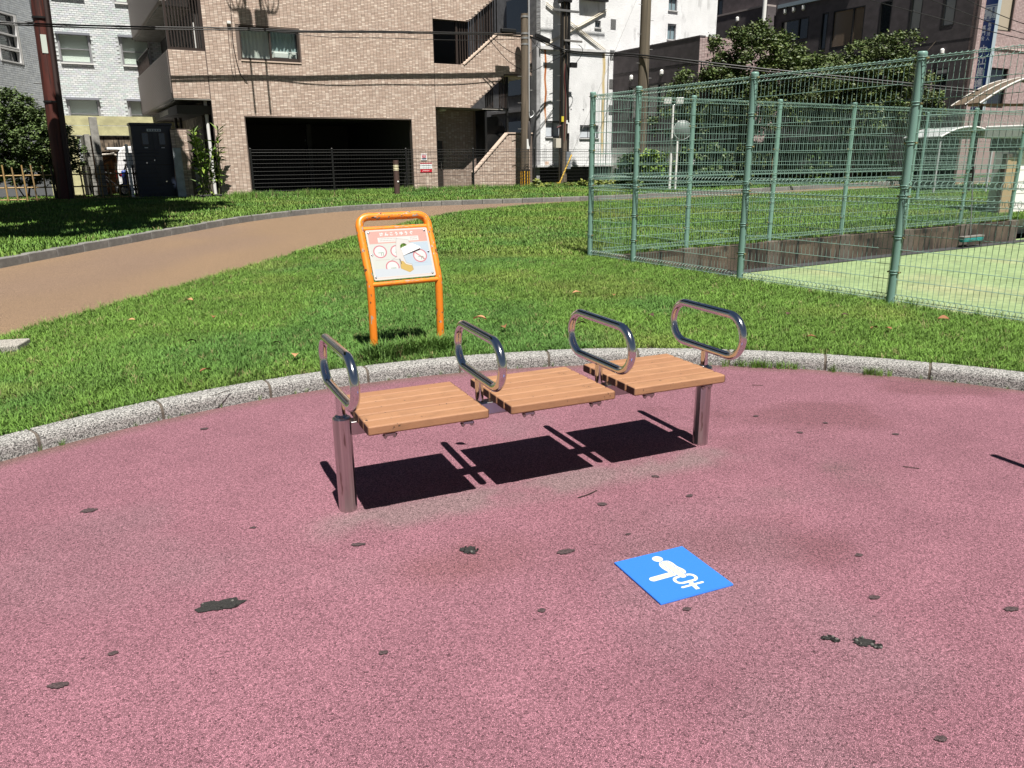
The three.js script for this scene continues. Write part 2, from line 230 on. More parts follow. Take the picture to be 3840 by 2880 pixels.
{ // tan path
  const g = loft(along(inner.map((p) => [p[0] - 0.08, p[1] - 0.05, p[2]])), outerC, 160, 26);
  paint(g, (x, y, z) => { let k = 0.95 + 0.12 * (fbm(x * 1.6, z * 0.5, 101, 5) - 0.5); const d = 0.55 * sm(0.42, 0.7, fbm(x * 0.35 + 4, z * 0.22, 104, 3)); const c = [0.325 * k, 0.228 * k, 0.127 * k], e = [0.25, 0.18, 0.13]; return c.map((v, i) => lerp(v, e[i], d)); });
  struct('path', g, mat([1.22, 1.24, 1.3], 0.95, 0, { map: rep(rubberMap, 0.8), bumpMap: rep(grainy, 1.7), bumpScale: 0.004, vertexColors: true }), 'tan compacted path curving across the park', 'path');
  // concrete kerb along its far side
  const kerb = new THREE.Group(); kerb.name = 'path_kerb'; kerb.userData = { label: 'grey concrete kerb along the far side of the tan path', category: 'kerb', kind: 'structure' }; scene.add(kerb);
  const L = outerC.getLength(), n = Math.floor(L / 0.6), kc = [mat([0.24, 0.235, 0.22], 0.92, 0, { map: rep(mottle, 1.2), bumpMap: rep(grainy, 3), bumpScale: 0.003 }), mat([0.2, 0.195, 0.185], 0.92, 0, { map: rep(mottle, 1.7), bumpMap: rep(grainy, 3), bumpScale: 0.003 })];
  for (let i = 0; i < n; i++) {
    const a = outerC.getPointAt(i / n), b = outerC.getPointAt((i + 1) / n); if (a.z > 0.5 || a.x > 24) continue;
    const d = b.clone().sub(a), len = d.length(); const o = part('kerb_stone', rbox(-len / 2 + 0.004, len / 2 - 0.004, -0.12, 0.13 + rr(-0.004, 0.004), -0.12, 0.01, 0.015), kc[i % 3 ? 0 : 1], kerb);
    o.position.copy(a).add(b).multiplyScalar(0.5); o.rotation.y = Math.atan2(-d.z, d.x);
  }
}
// tufts of grass scattered over those sheets
function tuft(blades, h, w, spread, lean) {
  const p = [], c = [];
  for (let i = 0; i < blades; i++) {
    const a = rnd() * 6.283, r = Math.sqrt(rnd()) * spread, bx = Math.cos(a) * r, bz = Math.sin(a) * r, t = rnd() * 6.283, l = lean * rr(0.25, 1), hh = h * rr(0.55, 1.05), dx = Math.cos(t), dz = Math.sin(t), sx = -dz * w / 2, sz = dx * w / 2;
    const q = [[bx, 0, bz, 1], [bx + dx * l * hh * 0.35, hh * 0.55, bz + dz * l * hh * 0.35, 0.8], [bx + dx * l * hh, hh * (1 - 0.3 * l), bz + dz * l * hh, 0]];
    const P = (k, s) => [q[k][0] + s * sx * q[k][3], q[k][1], q[k][2] + s * sz * q[k][3]], tone = rr(0.75, 1.2);
    for (const v of [P(0, -1), P(0, 1), P(1, 1), P(0, -1), P(1, 1), P(1, -1), P(1, -1), P(1, 1), P(2, 0)]) { p.push(...v); c.push(tone, tone, tone); }
  }
  const g = new THREE.BufferGeometry(); g.setAttribute('position', new THREE.Float32BufferAttribute(p, 3)); g.setAttribute('color', new THREE.Float32BufferAttribute(c, 3)); g.computeVertexNormals(); return g;
}
function scatter(g, density, fn) {
  const p = g.attributes.position, ix = g.index.array, a = V3(), b = V3(), c = V3();
  for (let i = 0; i < ix.length; i += 3) {
    a.fromBufferAttribute(p, ix[i]); b.fromBufferAttribute(p, ix[i + 1]); c.fromBufferAttribute(p, ix[i + 2]);
    const cx = (a.x + b.x + c.x) / 3, cz = (a.z + b.z + c.z) / 3; if (!inView(cx, cz)) continue;
    const area = b.clone().sub(a).cross(c.clone().sub(a)).length() / 2, want = area * density(cx, cz), n = Math.floor(want + rnd());
    for (let k = 0; k < n; k++) { let s = rnd(), t = rnd(); if (s + t > 1) { s = 1 - s; t = 1 - t; } fn(V3(a.x + (b.x - a.x) * s + (c.x - a.x) * t, a.y + (b.y - a.y) * s + (c.y - a.y) * t, a.z + (b.z - a.z) * s + (c.z - a.z) * t)); }
  }
}
const grassMat = mat([1, 1, 1], 0.6, 0, { vertexColors: true, side: THREE.DoubleSide, specularIntensity: 0.4 });
function grassColor(x, z) {
  const dry = sm(0.5, 0.72, fbm(x * 0.9 + 11, z * 0.9, 111, 4)), blue = sm(0.48, 0.7, fbm(x * 0.7, z * 0.7 + 5, 117, 3)), k = rr(0.7, 1.3) * (0.85 + 0.4 * (fbm(x * 2.5, z * 2.5, 119, 3) - 0.5));
  let c = [0.138, 0.252, 0.044]; c = c.map((v, i) => lerp(v, [0.09, 0.208, 0.05][i], blue * 0.65)); c = c.map((v, i) => lerp(v, [0.21, 0.262, 0.06][i], dry * 0.55));
  if (rnd() < 0.03) c = [0.27, 0.23, 0.11];
  return col(c[0] * k, c[1] * k, c[2] * k);
}
const D4 = new THREE.Object3D();
function lay(name, geo, list, label) { if (!list.length) return; stuff(name, geo, grassMat, list.map((q) => q[0]), list.map((q) => q[1]), label, 'grass'); }
function put(v, s, sy = s) { D4.position.copy(v); D4.rotation.set(rr(-0.12, 0.12), rnd() * 6.283, rr(-0.12, 0.12)); D4.scale.set(s, sy, s); D4.updateMatrix(); return D4.matrix.clone(); }
{
  const short = [tuft(12, 0.055, 0.0042, 0.035, 0.9), tuft(12, 0.06, 0.0038, 0.04, 1.15)], mid = tuft(12, 0.065, 0.008, 0.07, 0.9), far = tuft(12, 0.09, 0.016, 0.12, 0.8), long = tuft(10, 0.17, 0.006, 0.04, 0.9), weed = tuft(9, 0.34, 0.014, 0.08, 0.7);
  const L = { a: [], b: [], mid: [], far: [], long: [], weed: [] };
  const bl = [V3(-0.979, 0.1, -5.328), V3(-0.529, 0.1, -5.592)];
  scatter(lawnA, (x, z) => { const d = Math.hypot(x, z); return d < 7.5 ? 1500 : d < 10 ? 1000 : 700; }, (v) => { const r = Math.hypot(v.x - CX, v.z - CZ); if (r < RB) return; const e = sm(RB, RB + 0.12, r); v.y += 0.004; L[rnd() < 0.5 ? 'a' : 'b'].push([put(v, rr(0.8, 1.25), rr(0.7, 1.3) * (0.75 + 0.25 * e)), grassColor(v.x, v.z)]); });
  scatter(lawnB, (x, z) => Math.hypot(x, z) < 14 ? 420 : 190, (v) => { L.mid.push([put(v, rr(0.9, 1.5)), grassColor(v.x, v.z)]); });
  scatter(verge, (x, z) => Math.hypot(x, z) < 18 ? 130 : 75, (v) => { L.far.push([put(v, rr(0.8, 1.3)), grassColor(v.x, v.z)]); });
  for (let i = 0; i < 420; i++) { // uncut grass round the legs of the notice board
    const t = rnd(), v = bl[0].clone().lerp(bl[1], t * 1.3 - 0.15); v.x += gauss() * 0.07 + 0.04; v.z += gauss() * 0.08 + 0.06; v.y = 0.085; if (Math.hypot(v.x - CX, v.z - CZ) > RB + 0.02) L.long.push([put(v, rr(0.6, 1.1)), grassColor(v.x, v.z)]);
  }
  for (let i = 0; i < 260; i++) { const s = rr(0, 9), v = fa(s); v.x += gauss() * 0.05; v.z += gauss() * 0.05; v.y = 0.085; L.long.push([put(v, rr(0.4, 0.8)), grassColor(v.x, v.z)]); }
  for (let i = 0; i < 900; i++) { const t = rnd() * 0.55, v = along(inner).getPointAt(t); v.x += Math.abs(gauss()) * 0.1 - 0.03; v.y -= 0.03; if (inView(v.x, v.z)) L.long.push([put(v, rr(0.4, 0.75)), grassColor(v.x, v.z)]); }
  for (let i = 0; i < 2600; i++) { const u = rr(-1.2, 17), v = site(u, 1 + Math.abs(gauss()) * 0.9 + 0.05, 0.39); L.weed.push([put(v, rr(0.35, 0.75) * (0.6 + 0.8 * fbm(u * 1.5, 3, 5))), grassColor(v.x, v.z)]); }
  for (let i = 0; i < 160; i++) { const a = rr(9, 24), v = ring(a, RK - 0.015 - Math.abs(gauss()) * 0.03, 0.001); if (fbm(a * 0.9, 2, 77) > 0.5) L.long.push([put(v, rr(0.2, 0.55)), grassColor(v.x, v.z)]); }
  for (let i = 0; i < 60; i++) { const v = ring(rr(-60, 40), RK - 0.008, 0.001); L.long.push([put(v, rr(0.12, 0.3)), grassColor(v.x, v.z)]); }
  for (let i = 0; i < 14; i++) { const v = ring(36.6 + gauss() * 0.25, RK - 0.02, 0.001); L.long.push([put(v, rr(0.8, 1.3)), grassColor(v.x, v.z)]); }
  lay('grass', short[0], L.a, 'short mown lawn grass between the plaza kerb and the path'); lay('grass', short[1], L.b, 'finer lawn grass blades mixed between plaza kerb and path');
  lay('grass', mid, L.mid, 'grass of the lawn strip behind the green court fence'); lay('grass', far, L.far, 'grass growing on the verge before the buildings'); lay('long_grass', long, L.long, 'uncut longer grass round posts, kerb foot and path edge'); lay('weeds', weed, L.weed, 'tall weeds along the foot of the black mesh fence');
}

// ------------------------------------------------------------------ bench
{
  const b = thing('bench', 'three seat slatted bench on steel legs with four chromed loop armrests', 'bench', B0.toArray(), 24.08);
  const LB = 1.8435, HL = 0.418;
  const grime = tex(256, 512, (x, y) => { const k = 0.78 + 0.22 * fbm(x / 9, y / 60, 131, 4), s = sm(0.66, 0.8, fbm(x / 20, y / 26, 133, 4)); return [k - 0.25 * s, k - 0.28 * s, k - 0.3 * s]; });
  const legM = mat([0.66, 0.63, 0.62], 0.28, 1, { map: grime });
  const oct = () => { const r = 0.0385, g = new THREE.LatheGeometry([[0, 0], [r, 0], [r, HL - 0.008], [r - 0.002, HL - 0.003], [r - 0.008, HL], [0, HL]].map(([x, y]) => new THREE.Vector2(x, y)), 10).toNonIndexed(); g.computeVertexNormals(); return g; };
  [0, LB].forEach((u, i) => { const l = part('leg', oct(), legM, b); l.position.x = u; l.rotation.y = i ? 0.3 : 0.1; });
  part('beam', rbox(0.03, LB - 0.03, 0.34, 0.398, -0.03, 0.03, 0.005), mat([0.42, 0.4, 0.4], 0.28, 1), b);
  // recycled-wood slats, six to a seat
  const woods = [0, 1, 2].map((s) => tex(512, 128, (x, y) => { const g1 = fbm(x / 90, y / 5, 141 + s * 7, 4), g2 = fbm(x / 12, y / 3, 151 + s * 7, 3), f = fbm(x / 60, y / 40, 161 + s * 5, 3); const k = 0.84 + 0.06 * g1 + 0.05 * g2 - 0.05 * sm(0.5, 0.85, f); const d = sm(0.74, 0.8, fbm(x / 6, y / 6, 171 + s, 3)) * sm(0.6, 0.75, fbm(x / 50, y / 50, 175 + s, 2)); return [k * (1 - 0.75 * d), k * (0.985 - 0.7 * d), k * (0.96 - 0.65 * d)]; }));
  const slatM = woods.map((t, i) => mat([[0.375, 0.195, 0.103], [0.355, 0.182, 0.096], [0.392, 0.207, 0.111]][i], 0.62, 0, { map: rep(t, 1.9, 6), bumpMap: rep(grainy, 4, 30), bumpScale: 0.0008 }));
  const endM = mat([0.085, 0.04, 0.028], 0.85), LS = 0.5101, GAP = 0.1015, DEP = 0.4746, W = 0.0703, P = (DEP - W) / 5, T0 = 0.395, T1 = 0.435;
  const slatG = [0, 1, 2].map((k) => { const g = rbox(0, LS, T0, T1, -W / 2, W / 2, 0.008, 3), uv = g.attributes.uv; for (let i = 0; i < uv.count; i++) uv.setXY(i, uv.getX(i) + k * 0.37, uv.getY(i) + k * 0.21); return g; });
  const capG = rbox(-0.0015, 0.0015, T0 + 0.003, T1 - 0.003, -W / 2 + 0.003, W / 2 - 0.003, 0.001, 1), nutG = new THREE.CylinderGeometry(0.013, 0.004, 0.016, 6).translate(0, 0.376, 0);
  for (let s = 0; s < 3; s++) {
    const u = 0.0553 + s * (LS + GAP), seat = new THREE.Group(); seat.name = 'seat'; b.add(seat); seat.position.x = u;
    for (let k = 0; k < 6; k++) {
      const o = part('slat', slatG[(k + s) % 3], slatM[(k * 2 + s) % 3], seat); o.position.z = -0.0106 + DEP / 2 - W / 2 - k * P; o.position.y = rr(-0.0006, 0.0006);
      for (const x of [0, LS]) part('end_cap', capG, endM, o).position.x = x;
    }
    for (const x of [0.09, LS - 0.09]) {
      part('bracket', rbox(x - 0.022, x + 0.022, 0.383, T0 - 0.0005, -0.225, 0.222, 0.002, 1), satin, seat);
      for (let k = 0; k < 6; k++) for (const e of [-0.018, 0.02]) part('bolt', nutG, satin, seat).position.set(x + e, 0, -0.0106 + DEP / 2 - 0.024 - k * P);
    }
  }
  // loop armrests
  class Stadium extends THREE.Curve { constructor(h, r) { super(); this.h = h; this.r = r; this.arcLengthDivisions = 400; } getPoint(t, o = V3()) { const s = 2 * this.h, q = Math.PI * this.r, L = 2 * s + 2 * q; let d = t * L; if (d < s) return o.set(0, this.r, -this.h + d); d -= s; if (d < q) { const a = d / this.r; return o.set(0, this.r * Math.cos(a), this.h + this.r * Math.sin(a)); } d -= q; if (d < s) return o.set(0, -this.r, this.h - d); d -= s; const a = d / this.r; return o.set(0, -this.r * Math.cos(a), -this.h - this.r * Math.sin(a)); } }
  const ringG = new THREE.TubeGeometry(new Stadium(0.172, 0.101), 160, 0.019, 24, true);
  [0, 0.0553 + LS + GAP / 2, 0.0553 + 2 * LS + 1.5 * GAP, LB].forEach((u, i) => {
    const a = part('armrest', ringG, chrome, b); a.position.set(u, 0.611, -0.008); a.rotation.y = R([1.5, -1, 0.6, 0][i]);
    part('stem', cyl(0, (i % 3 ? 0.39 : HL - 0.004) - 0.611, 0.498 - 0.611, 0, 0.0185, 0.0185, 20), chrome, a);
    if (i % 3 === 0) part('collar', cyl(0, HL - 0.611, HL + 0.006 - 0.611, 0, 0.027, 0.022, 20), satin, a);
  });
}

// ------------------------------------------------------------------ blue floor panel with exercise figure
{
  const n = 1024, cv = document.createElement('canvas'); cv.width = cv.height = n; const g = cv.getContext('2d');
  g.fillStyle = '#2f7fe8'; g.fillRect(0, 0, n, n);
  const P = (p) => [p[0] * n, p[1] * n], cream = '#ece5c3', blue = '#2f7fe8';
  const path = (pts) => { g.beginPath(); pts.forEach((p, i) => g[i ? 'lineTo' : 'moveTo'](...P(p))); };
  const smooth = (pts) => { g.beginPath(); const m = (a, b) => [(a[0] + b[0]) / 2 * n, (a[1] + b[1]) / 2 * n], N = pts.length; g.moveTo(...m(pts[N - 1], pts[0])); pts.forEach((p, i) => g.quadraticCurveTo(...P(p), ...m(p, pts[(i + 1) % N]))); g.closePath(); };
  g.lineCap = 'round'; g.lineJoin = 'round'; g.fillStyle = cream; g.strokeStyle = cream;
  g.beginPath(); g.arc(0.527 * n, 0.15 * n, 0.066 * n, 0, 7); g.fill();
  g.lineWidth = 0.092 * n; path([[0.21, 0.531], [0.53, 0.522]]); g.stroke();
  smooth([[0.509, 0.22], [0.462, 0.272], [0.446, 0.362], [0.47, 0.471], [0.5, 0.56], [0.56, 0.575], [0.64, 0.585], [0.678, 0.528], [0.672, 0.469], [0.642, 0.397], [0.646, 0.298], [0.62, 0.232], [0.57, 0.212]]); g.fill();
  g.strokeStyle = cream; g.lineWidth = 0.04 * n; g.beginPath(); g.roundRect(0.425 * n, 0.61 * n, 0.275 * n, 0.135 * n, 0.067 * n); g.stroke();
  g.strokeStyle = blue; g.lineWidth = 0.108 * n; path([[0.558, 0.265], [0.572, 0.605]]); g.stroke();
  g.strokeStyle = cream; g.lineWidth = 0.09 * n; path([[0.558, 0.265], [0.572, 0.605]]); g.stroke();
  g.lineCap = 'butt'; g.lineWidth = 0.055 * n; path([[0.57, 0.765], [0.561, 0.925]]); g.stroke();
  g.lineCap = 'round'; g.lineWidth = 0.034 * n; path([[0.42, 0.822], [0.7, 0.822]]); g.stroke();
  for (let i = 0; i < 2600; i++) { const x = rnd() * n, y = rnd() * n, q = g.getImageData(x | 0, y | 0, 1, 1).data, on = q[0] > 150; g.fillStyle = on ? `rgba(${150 + rnd() * 60},${140 + rnd() * 50},110,${rr(0.2, 0.55)})` : `rgba(${rnd() < 0.5 ? '15,50,120' : '120,170,230'},${rr(0.05, 0.3)})`; g.fillRect(x, y, rr(1, on ? 9 : 6), rr(1, on ? 7 : 5)); }
  const t = new THREE.CanvasTexture(cv); t.colorSpace = THREE.SRGBColorSpace;
  const p = thing('floor_panel', 'square blue floor panel with a cream figure exercising on a bar', 'floor panel', [0.5662, 0.0005, -2.4425], 23.41);
  const blueM = mat([0.03, 0.18, 0.68], 0.62);
  part('panel', metric(new RoundedBoxGeometry(0.3, 0.006, 0.3, 1, 0.001).translate(0, 0.003, 0)), blueM, p);
  part('printed_face', new THREE.PlaneGeometry(0.298, 0.298).rotateX(-Math.PI / 2).translate(0, 0.0072, 0), mat([0.66, 0.66, 0.66], 0.66, 0, { map: t, bumpMap: rep(grainy, 2), bumpScale: 0.0006 }), p);
}

// ------------------------------------------------------------------ orange notice board
const GLYPH = {};
{ // brush strokes on a 10 x 10 grid, one string per character
  const d = {
    け: '1.8,1 1.4,5 2,9.3 2.8,7.5|4,3 9,3|7,.8 7.2,5.5 5.8,9.5', ん: '4.8,.8 1,9.3 3.6,5.4 5,5.8 5.4,8.3 6.5,9.2 8.3,8 9.3,6', こ: '2,2 7.5,2 6.5,2.8|1.8,6.5 2.5,8.6 8.6,8.6', う: '3.5,.8 6.5,1.8|2,4 5.5,3.2 7.7,4.6 7,7.5 4,9.8', ゆ: '1.5,2 1.2,7 2.4,5 4.5,3 7.5,3 8.8,5 7.8,7 5.8,7.3|5.8,.8 6.2,6 4.3,9.6', ぐ: '6.5,.6 2.5,4.8 7,9.4|7.5,2.5 8.2,3.8|8.6,1.8 9.3,3.1',
    中: '1,3 9,3 9,7 1,7 1,3|5,.5 5,10', 江: '1,1 2.5,2.2|.7,4 2.2,5|.8,9.5 2.8,6.5|4,2 9.5,2|6.7,2 6.7,9|3.5,9 10,9', 産: '5,0 5,1.3|1.5,1.4 8.5,1.4|3.3,1.8 4,3|6.7,1.8 6,3|1.5,3.3 9,3.3|2,3.3 1,9.5|4,4.5 3,6|3.6,5.5 8.8,5.5|3.5,7.4 8.6,7.4|2.6,9.4 9.5,9.4|6,4.4 6,9.4', 婦: '2,.5 1,6 3.5,9|3.6,2.5 2.8,6 .5,9.5|.3,3 4.2,3|5,1 9,1 9,4 5,4|5,2.5 9,2.5|4.6,5.3 9.6,5.3|5.2,6.5 5.2,9|5.2,6.5 9,6.5 9,9|7,5.3 7,10', 人: '5,.5 4.5,4 .8,9.5|5,3.5 6.5,7 9.4,9.5', 科: '4,.5 1,1.8|.5,3.3 4.5,3.3|2.6,1.3 2.6,10|2.4,4 .5,7.5|2.8,4.3 4.4,6.5|6,1.5 7,2.6|5.6,4 6.7,5|4.8,7.5 9.8,6.3|8.4,.5 8.4,10',
    内: '1,2.5 1,10|1,2.5 9,2.5 9,10|5,.5 5,3 2.5,7|5,4 7.5,7', 小: '5,.5 5,9.5 4,9|2.5,3.5 1,7.5|7.5,3.5 9,7', 児: '2,.5 2,5|4,1 8.5,1 8.5,5 4,5 4,1|4,3 8.5,3|3.6,5.5 3,8 .8,10|6.3,5.5 6.3,9 7,9.5 9.5,9.5 9.5,8', 医: '9.5,1 1,1 1,9.5 9.8,9.5|4,1.8 2.8,4|3.5,3 8.5,3|2.2,5.3 9,5.3|5.7,3 5.3,5.3 2.5,8.3|6,5.8 8.8,8.2', 療: '5.5,0 5.5,1|2.5,1.2 9.5,1.2|2.5,1.2 2.2,6 1,9.8|.5,2.5 1.3,4|.3,6.3 2,5.4|4,3 9,3|6.3,1.8 3.6,5|6.5,2.5 9.3,4.6|4.7,5 8,5 8,7.2 4.7,7.2 4.7,5|6.3,7.2 6.3,10|4.6,8 3.8,9.5|8,8 9,9.5', 法: '1,1 2.5,2.2|.7,4 2.2,5|.8,9.5 2.8,6.5|4,2.3 9.3,2.3|6.7,.5 6.7,4.8|3.5,4.8 9.8,4.8|6.3,5 4.5,9 9,8.6|7.8,7 9.4,9.8', 真: '1.5,1.5 8.5,1.5|5,.3 5,2.5|2.8,2.7 7.3,2.7 7.3,7 2.8,7 2.8,2.7|2.8,4 7.3,4|2.8,5.5 7.3,5.5|.8,8 9.2,8|3.5,8.3 1.5,10|6.5,8.3 8.6,10', 門: '1,1 1,10|1,1 4,1 4,4 1,4|1,2.5 4,2.5|6,1 9,1 9,10 8,9.6|6,1 6,4 9,4|6,2.5 9,2.5', 会: '5,.3 .8,4|5,.3 9.2,4|3.3,4 6.8,4|2,5.8 8,5.8|4.8,5.8 2.8,9.3 7.8,8.8|6.5,7.4 8.6,9.8',
  };
  for (const [k, s] of Object.entries(d)) GLYPH[k] = s.split('|').map((q) => q.split(' ').map((p) => p.split(',').map(Number)));
}
function glyph(g, ch, x, y, s, w, color, sx = 1) { g.strokeStyle = color; g.lineWidth = w; g.lineCap = 'round'; g.lineJoin = 'round'; for (const st of GLYPH[ch] || []) { g.beginPath(); st.forEach(([a, b], i) => g[i ? 'lineTo' : 'moveTo'](x + a / 10 * s * sx, y + b / 10 * s)); g.stroke(); } }
{
  const b = thing('notice_board', 'chipped orange tube notice board with torn faded rules sheet', 'notice board', [-0.979, 0.06, -5.328], 30.45);
  const W = 0.522, H1 = 0.55, L = 0.475, T = R(22), up = (x, l, f = 0) => V3(x, H1 + l * Math.cos(T) + f * Math.sin(T), -l * Math.sin(T) + f * Math.cos(T));
  const chip = tex(1024, 128, (x, y) => { const n1 = fbm(x / 11, y / 13, 181, 4), a = fbm(x / 70, y / 60, 185, 3), c = sm(0.685, 0.7, n1 + 0.3 * (a - 0.5) - (x < 210 || x > 814 ? 0.07 : 0)), rust = sm(0.45, 0.6, fbm(x / 6, y / 6, 187, 3)), k = 0.93 + 0.07 * fbm(x / 40, y / 20, 189, 3); return [lerp(k, lerp(0.72, 0.36, rust), c), lerp(0.575 * k, lerp(0.68, 0.25, rust), c), lerp(0.14 * k, lerp(0.64, 0.18, rust), c)]; });
  const orange = mat([0.72, 0.72, 0.72], 0.42, 0, { map: chip, clearcoat: 0.25, clearcoatRoughness: 0.3 }), orange2 = mat([0.72, 0.72, 0.72], 0.42, 0, { map: rep(chip, 0.31, 1) });
  const pts = [V3(0, -0.02, 0), V3(0, 0.2, 0), V3(0, H1 - 0.06, 0), V3(0, H1 - 0.01, -0.004), up(0, 0.05), up(0, 0.2), up(0, L - 0.1), up(0, L - 0.065), up(0.02, L - 0.02), up(0.065, L), up(0.12, L), up(W / 2, L), up(W - 0.12, L), up(W - 0.065, L), up(W - 0.02, L - 0.02), up(W, L - 0.065), up(W, L - 0.1), up(W, 0.2), up(W, 0.05), V3(W, H1 - 0.01, -0.004), V3(W, H1 - 0.06, 0), V3(W, 0.2, 0), V3(W, -0.02, 0)];
  part('frame', tube(pts, 0.0275, 220, 18), orange, b);
  for (const x of [0, W]) part('sleeve', cyl(x, -0.02, 0.13, 0, 0.0295, 0.0295, 18), orange2, b);
  part('crossbar', bar(up(0, 0.385), up(W, 0.385), 0.0185, 14), orange2, b); part('crossbar', bar(up(0, -0.012), up(W, -0.012), 0.0185, 14), orange2, b);
  // printed sheet: faded pink heading, white caption band, four prohibition rings
  const n = 1024, cv = document.createElement('canvas'); cv.width = n; cv.height = 864; const g = cv.getContext('2d'), hh = 864;
  g.fillStyle = '#e9e6e0'; g.fillRect(0, 0, n, hh); g.fillStyle = '#e5b3a8'; g.fillRect(0.03 * n, 0.03 * hh, 0.94 * n, 0.25 * hh);
  g.fillStyle = '#dde3dc'; g.fillRect(0.03 * n, 0.28 * hh, 0.5 * n, 0.5 * hh); g.fillStyle = '#c9dbe9'; g.fillRect(0.53 * n, 0.29 * hh, 0.44 * n, 0.6 * hh); g.fillStyle = '#d6e0e8'; g.fillRect(0.03 * n, 0.78 * hh, 0.94 * n, 0.16 * hh);
  'けんこうゆうぐ'.split('').forEach((ch, i) => glyph(g, ch, (0.215 + i * 0.08) * n, 0.06 * hh, 58, 11, '#ffffff'));
  g.fillStyle = '#efedea'; g.fillRect(0.17 * n, 0.16 * hh, 0.66 * n, 0.095 * hh); g.fillStyle = '#b9b4ae'; for (let r = 0; r < 2; r++) for (let i = 0; i < 26; i++) if (i < 12 || i > 20) g.fillRect((0.2 + i * 0.0235) * n, (0.178 + r * 0.038) * hh, 15, 13);
  const ringAt = (x, y, r, slash) => { g.fillStyle = '#eef0ee'; g.beginPath(); g.arc(x * n, y * hh, r * n, 0, 7); g.fill(); g.strokeStyle = '#d98a93'; g.lineWidth = 20; g.stroke(); if (slash) { g.beginPath(); g.moveTo((x - r * 0.75) * n, y * hh - r * 0.62 * n); g.lineTo((x + r * 0.7) * n, y * hh + r * 0.66 * n); g.stroke(); } g.strokeStyle = '#7fa58e'; g.lineWidth = 9; g.beginPath(); g.moveTo((x - 0.03) * n, (y + 0.02) * hh); g.lineTo((x + 0.05) * n, (y + 0.02) * hh); g.moveTo((x + 0.015) * n, (y + 0.02) * hh); g.lineTo((x + 0.015) * n, (y + 0.08) * hh); g.moveTo((x + 0.045) * n, (y + 0.02) * hh); g.lineTo((x + 0.045) * n, (y + 0.08) * hh); g.stroke(); };
  ringAt(0.172, 0.44, 0.098, 0); ringAt(0.44, 0.45, 0.095, 0); ringAt(0.8, 0.57, 0.105, 1); ringAt(0.325, 0.76, 0.1, 0);
  g.fillStyle = '#d6e0e8'; g.fillRect(0.2 * n, 0.795 * hh, 0.25 * n, 0.12 * hh); g.fillStyle = '#c9a8a2'; for (let i = 0; i < 14; i++) g.fillRect((0.08 + i * 0.016) * n, 0.6 * hh, 9, 7); g.fillStyle = '#93b4cb'; for (let i = 0; i < 12; i++) g.fillRect((0.69 + i * 0.018) * n, 0.71 * hh, 10, 7); g.fillStyle = '#d9a79c'; for (let i = 0; i < 46; i++) g.fillRect((0.06 + i * 0.019) * n, 0.955 * hh, 13, 6);
  const shape = (pts2, f, s, w) => { g.beginPath(); pts2.forEach(([x, y], i) => g[i ? 'lineTo' : 'moveTo'](x * n, y * hh)); g.closePath(); if (f) { g.fillStyle = f; g.fill(); } if (s) { g.strokeStyle = s; g.lineWidth = w; g.stroke(); } };
  shape([[0.465, 0.194], [0.654, 0.231], [0.665, 0.285], [0.824, 0.394], [0.818, 0.432], [0.606, 0.512], [0.527, 0.553], [0.556, 0.694], [0.642, 0.73], [0.65, 0.84], [0.451, 0.803], [0.452, 0.61], [0.325, 0.626], [0.421, 0.562], [0.428, 0.409]], '#e6e3df', '#8f8d8b', 4);
  shape([[0.465, 0.65], [0.509, 0.66], [0.544, 0.724], [0.637, 0.761], [0.648, 0.847], [0.582, 0.889], [0.451, 0.803]], '#d9b964', '#b59142', 4); shape([[0.455, 0.61], [0.466, 0.6], [0.478, 0.7], [0.47, 0.72]], '#4a4a48');
  for (let i = 0; i < 900; i++) { g.fillStyle = `rgba(255,255,255,${rr(0.03, 0.16)})`; g.fillRect(rnd() * n, rnd() * hh, rr(2, 60), rr(1, 4)); }
  const tx = new THREE.CanvasTexture(cv); tx.colorSpace = THREE.SRGBColorSpace;
  const PW = 0.47, PH = 0.36, hx = (s) => (s - 0.5) * PW, hy = (t) => (0.5 - t) * PH, r = 0.014;
  const sh = new THREE.Shape(); sh.moveTo(-PW / 2 + r, -PH / 2); sh.lineTo(PW / 2 - r, -PH / 2); sh.quadraticCurveTo(PW / 2, -PH / 2, PW / 2, -PH / 2 + r); sh.lineTo(PW / 2, PH / 2 - r); sh.quadraticCurveTo(PW / 2, PH / 2, PW / 2 - r, PH / 2); sh.lineTo(-PW / 2 + r, PH / 2); sh.quadraticCurveTo(-PW / 2, PH / 2, -PW / 2, PH / 2 - r); sh.lineTo(-PW / 2, -PH / 2 + r); sh.quadraticCurveTo(-PW / 2, -PH / 2, -PW / 2 + r, -PH / 2);
  sh.holes.push(new THREE.Path([[0.508, 0.338], [0.53, 0.31], [0.565, 0.295], [0.6, 0.31], [0.619, 0.344], [0.56, 0.365], [0.501, 0.398]].map(([s, t]) => new THREE.Vector2(hx(s), hy(t)))));
  const pg = new THREE.ExtrudeGeometry(sh, { depth: 0.003, bevelEnabled: false }), uv = pg.attributes.uv, pp = pg.attributes.position; for (let i = 0; i < uv.count; i++) uv.setXY(i, pp.getX(i) / PW + 0.5, pp.getY(i) / PH + 0.5);
  const panel = part('sheet', pg, mat([0.5, 0.5, 0.5], 0.5, 0, { map: tx }), b); panel.position.copy(up(W / 2, 0.192, 0.019)); panel.rotation.x = -T;
  // torn flap standing off the sheet
  const fl = [[0.53, 0.55, 0.001], [0.606, 0.512, 0.004], [0.705, 0.472, 0.009], [0.819, 0.424, 0.011], [0.824, 0.394, 0.004], [0.7, 0.31, 0.001], [0.62, 0.345, 0.001], [0.51, 0.4, 0.001]].map(([s, t, f]) => [hx(s), hy(t), f + 0.004]);
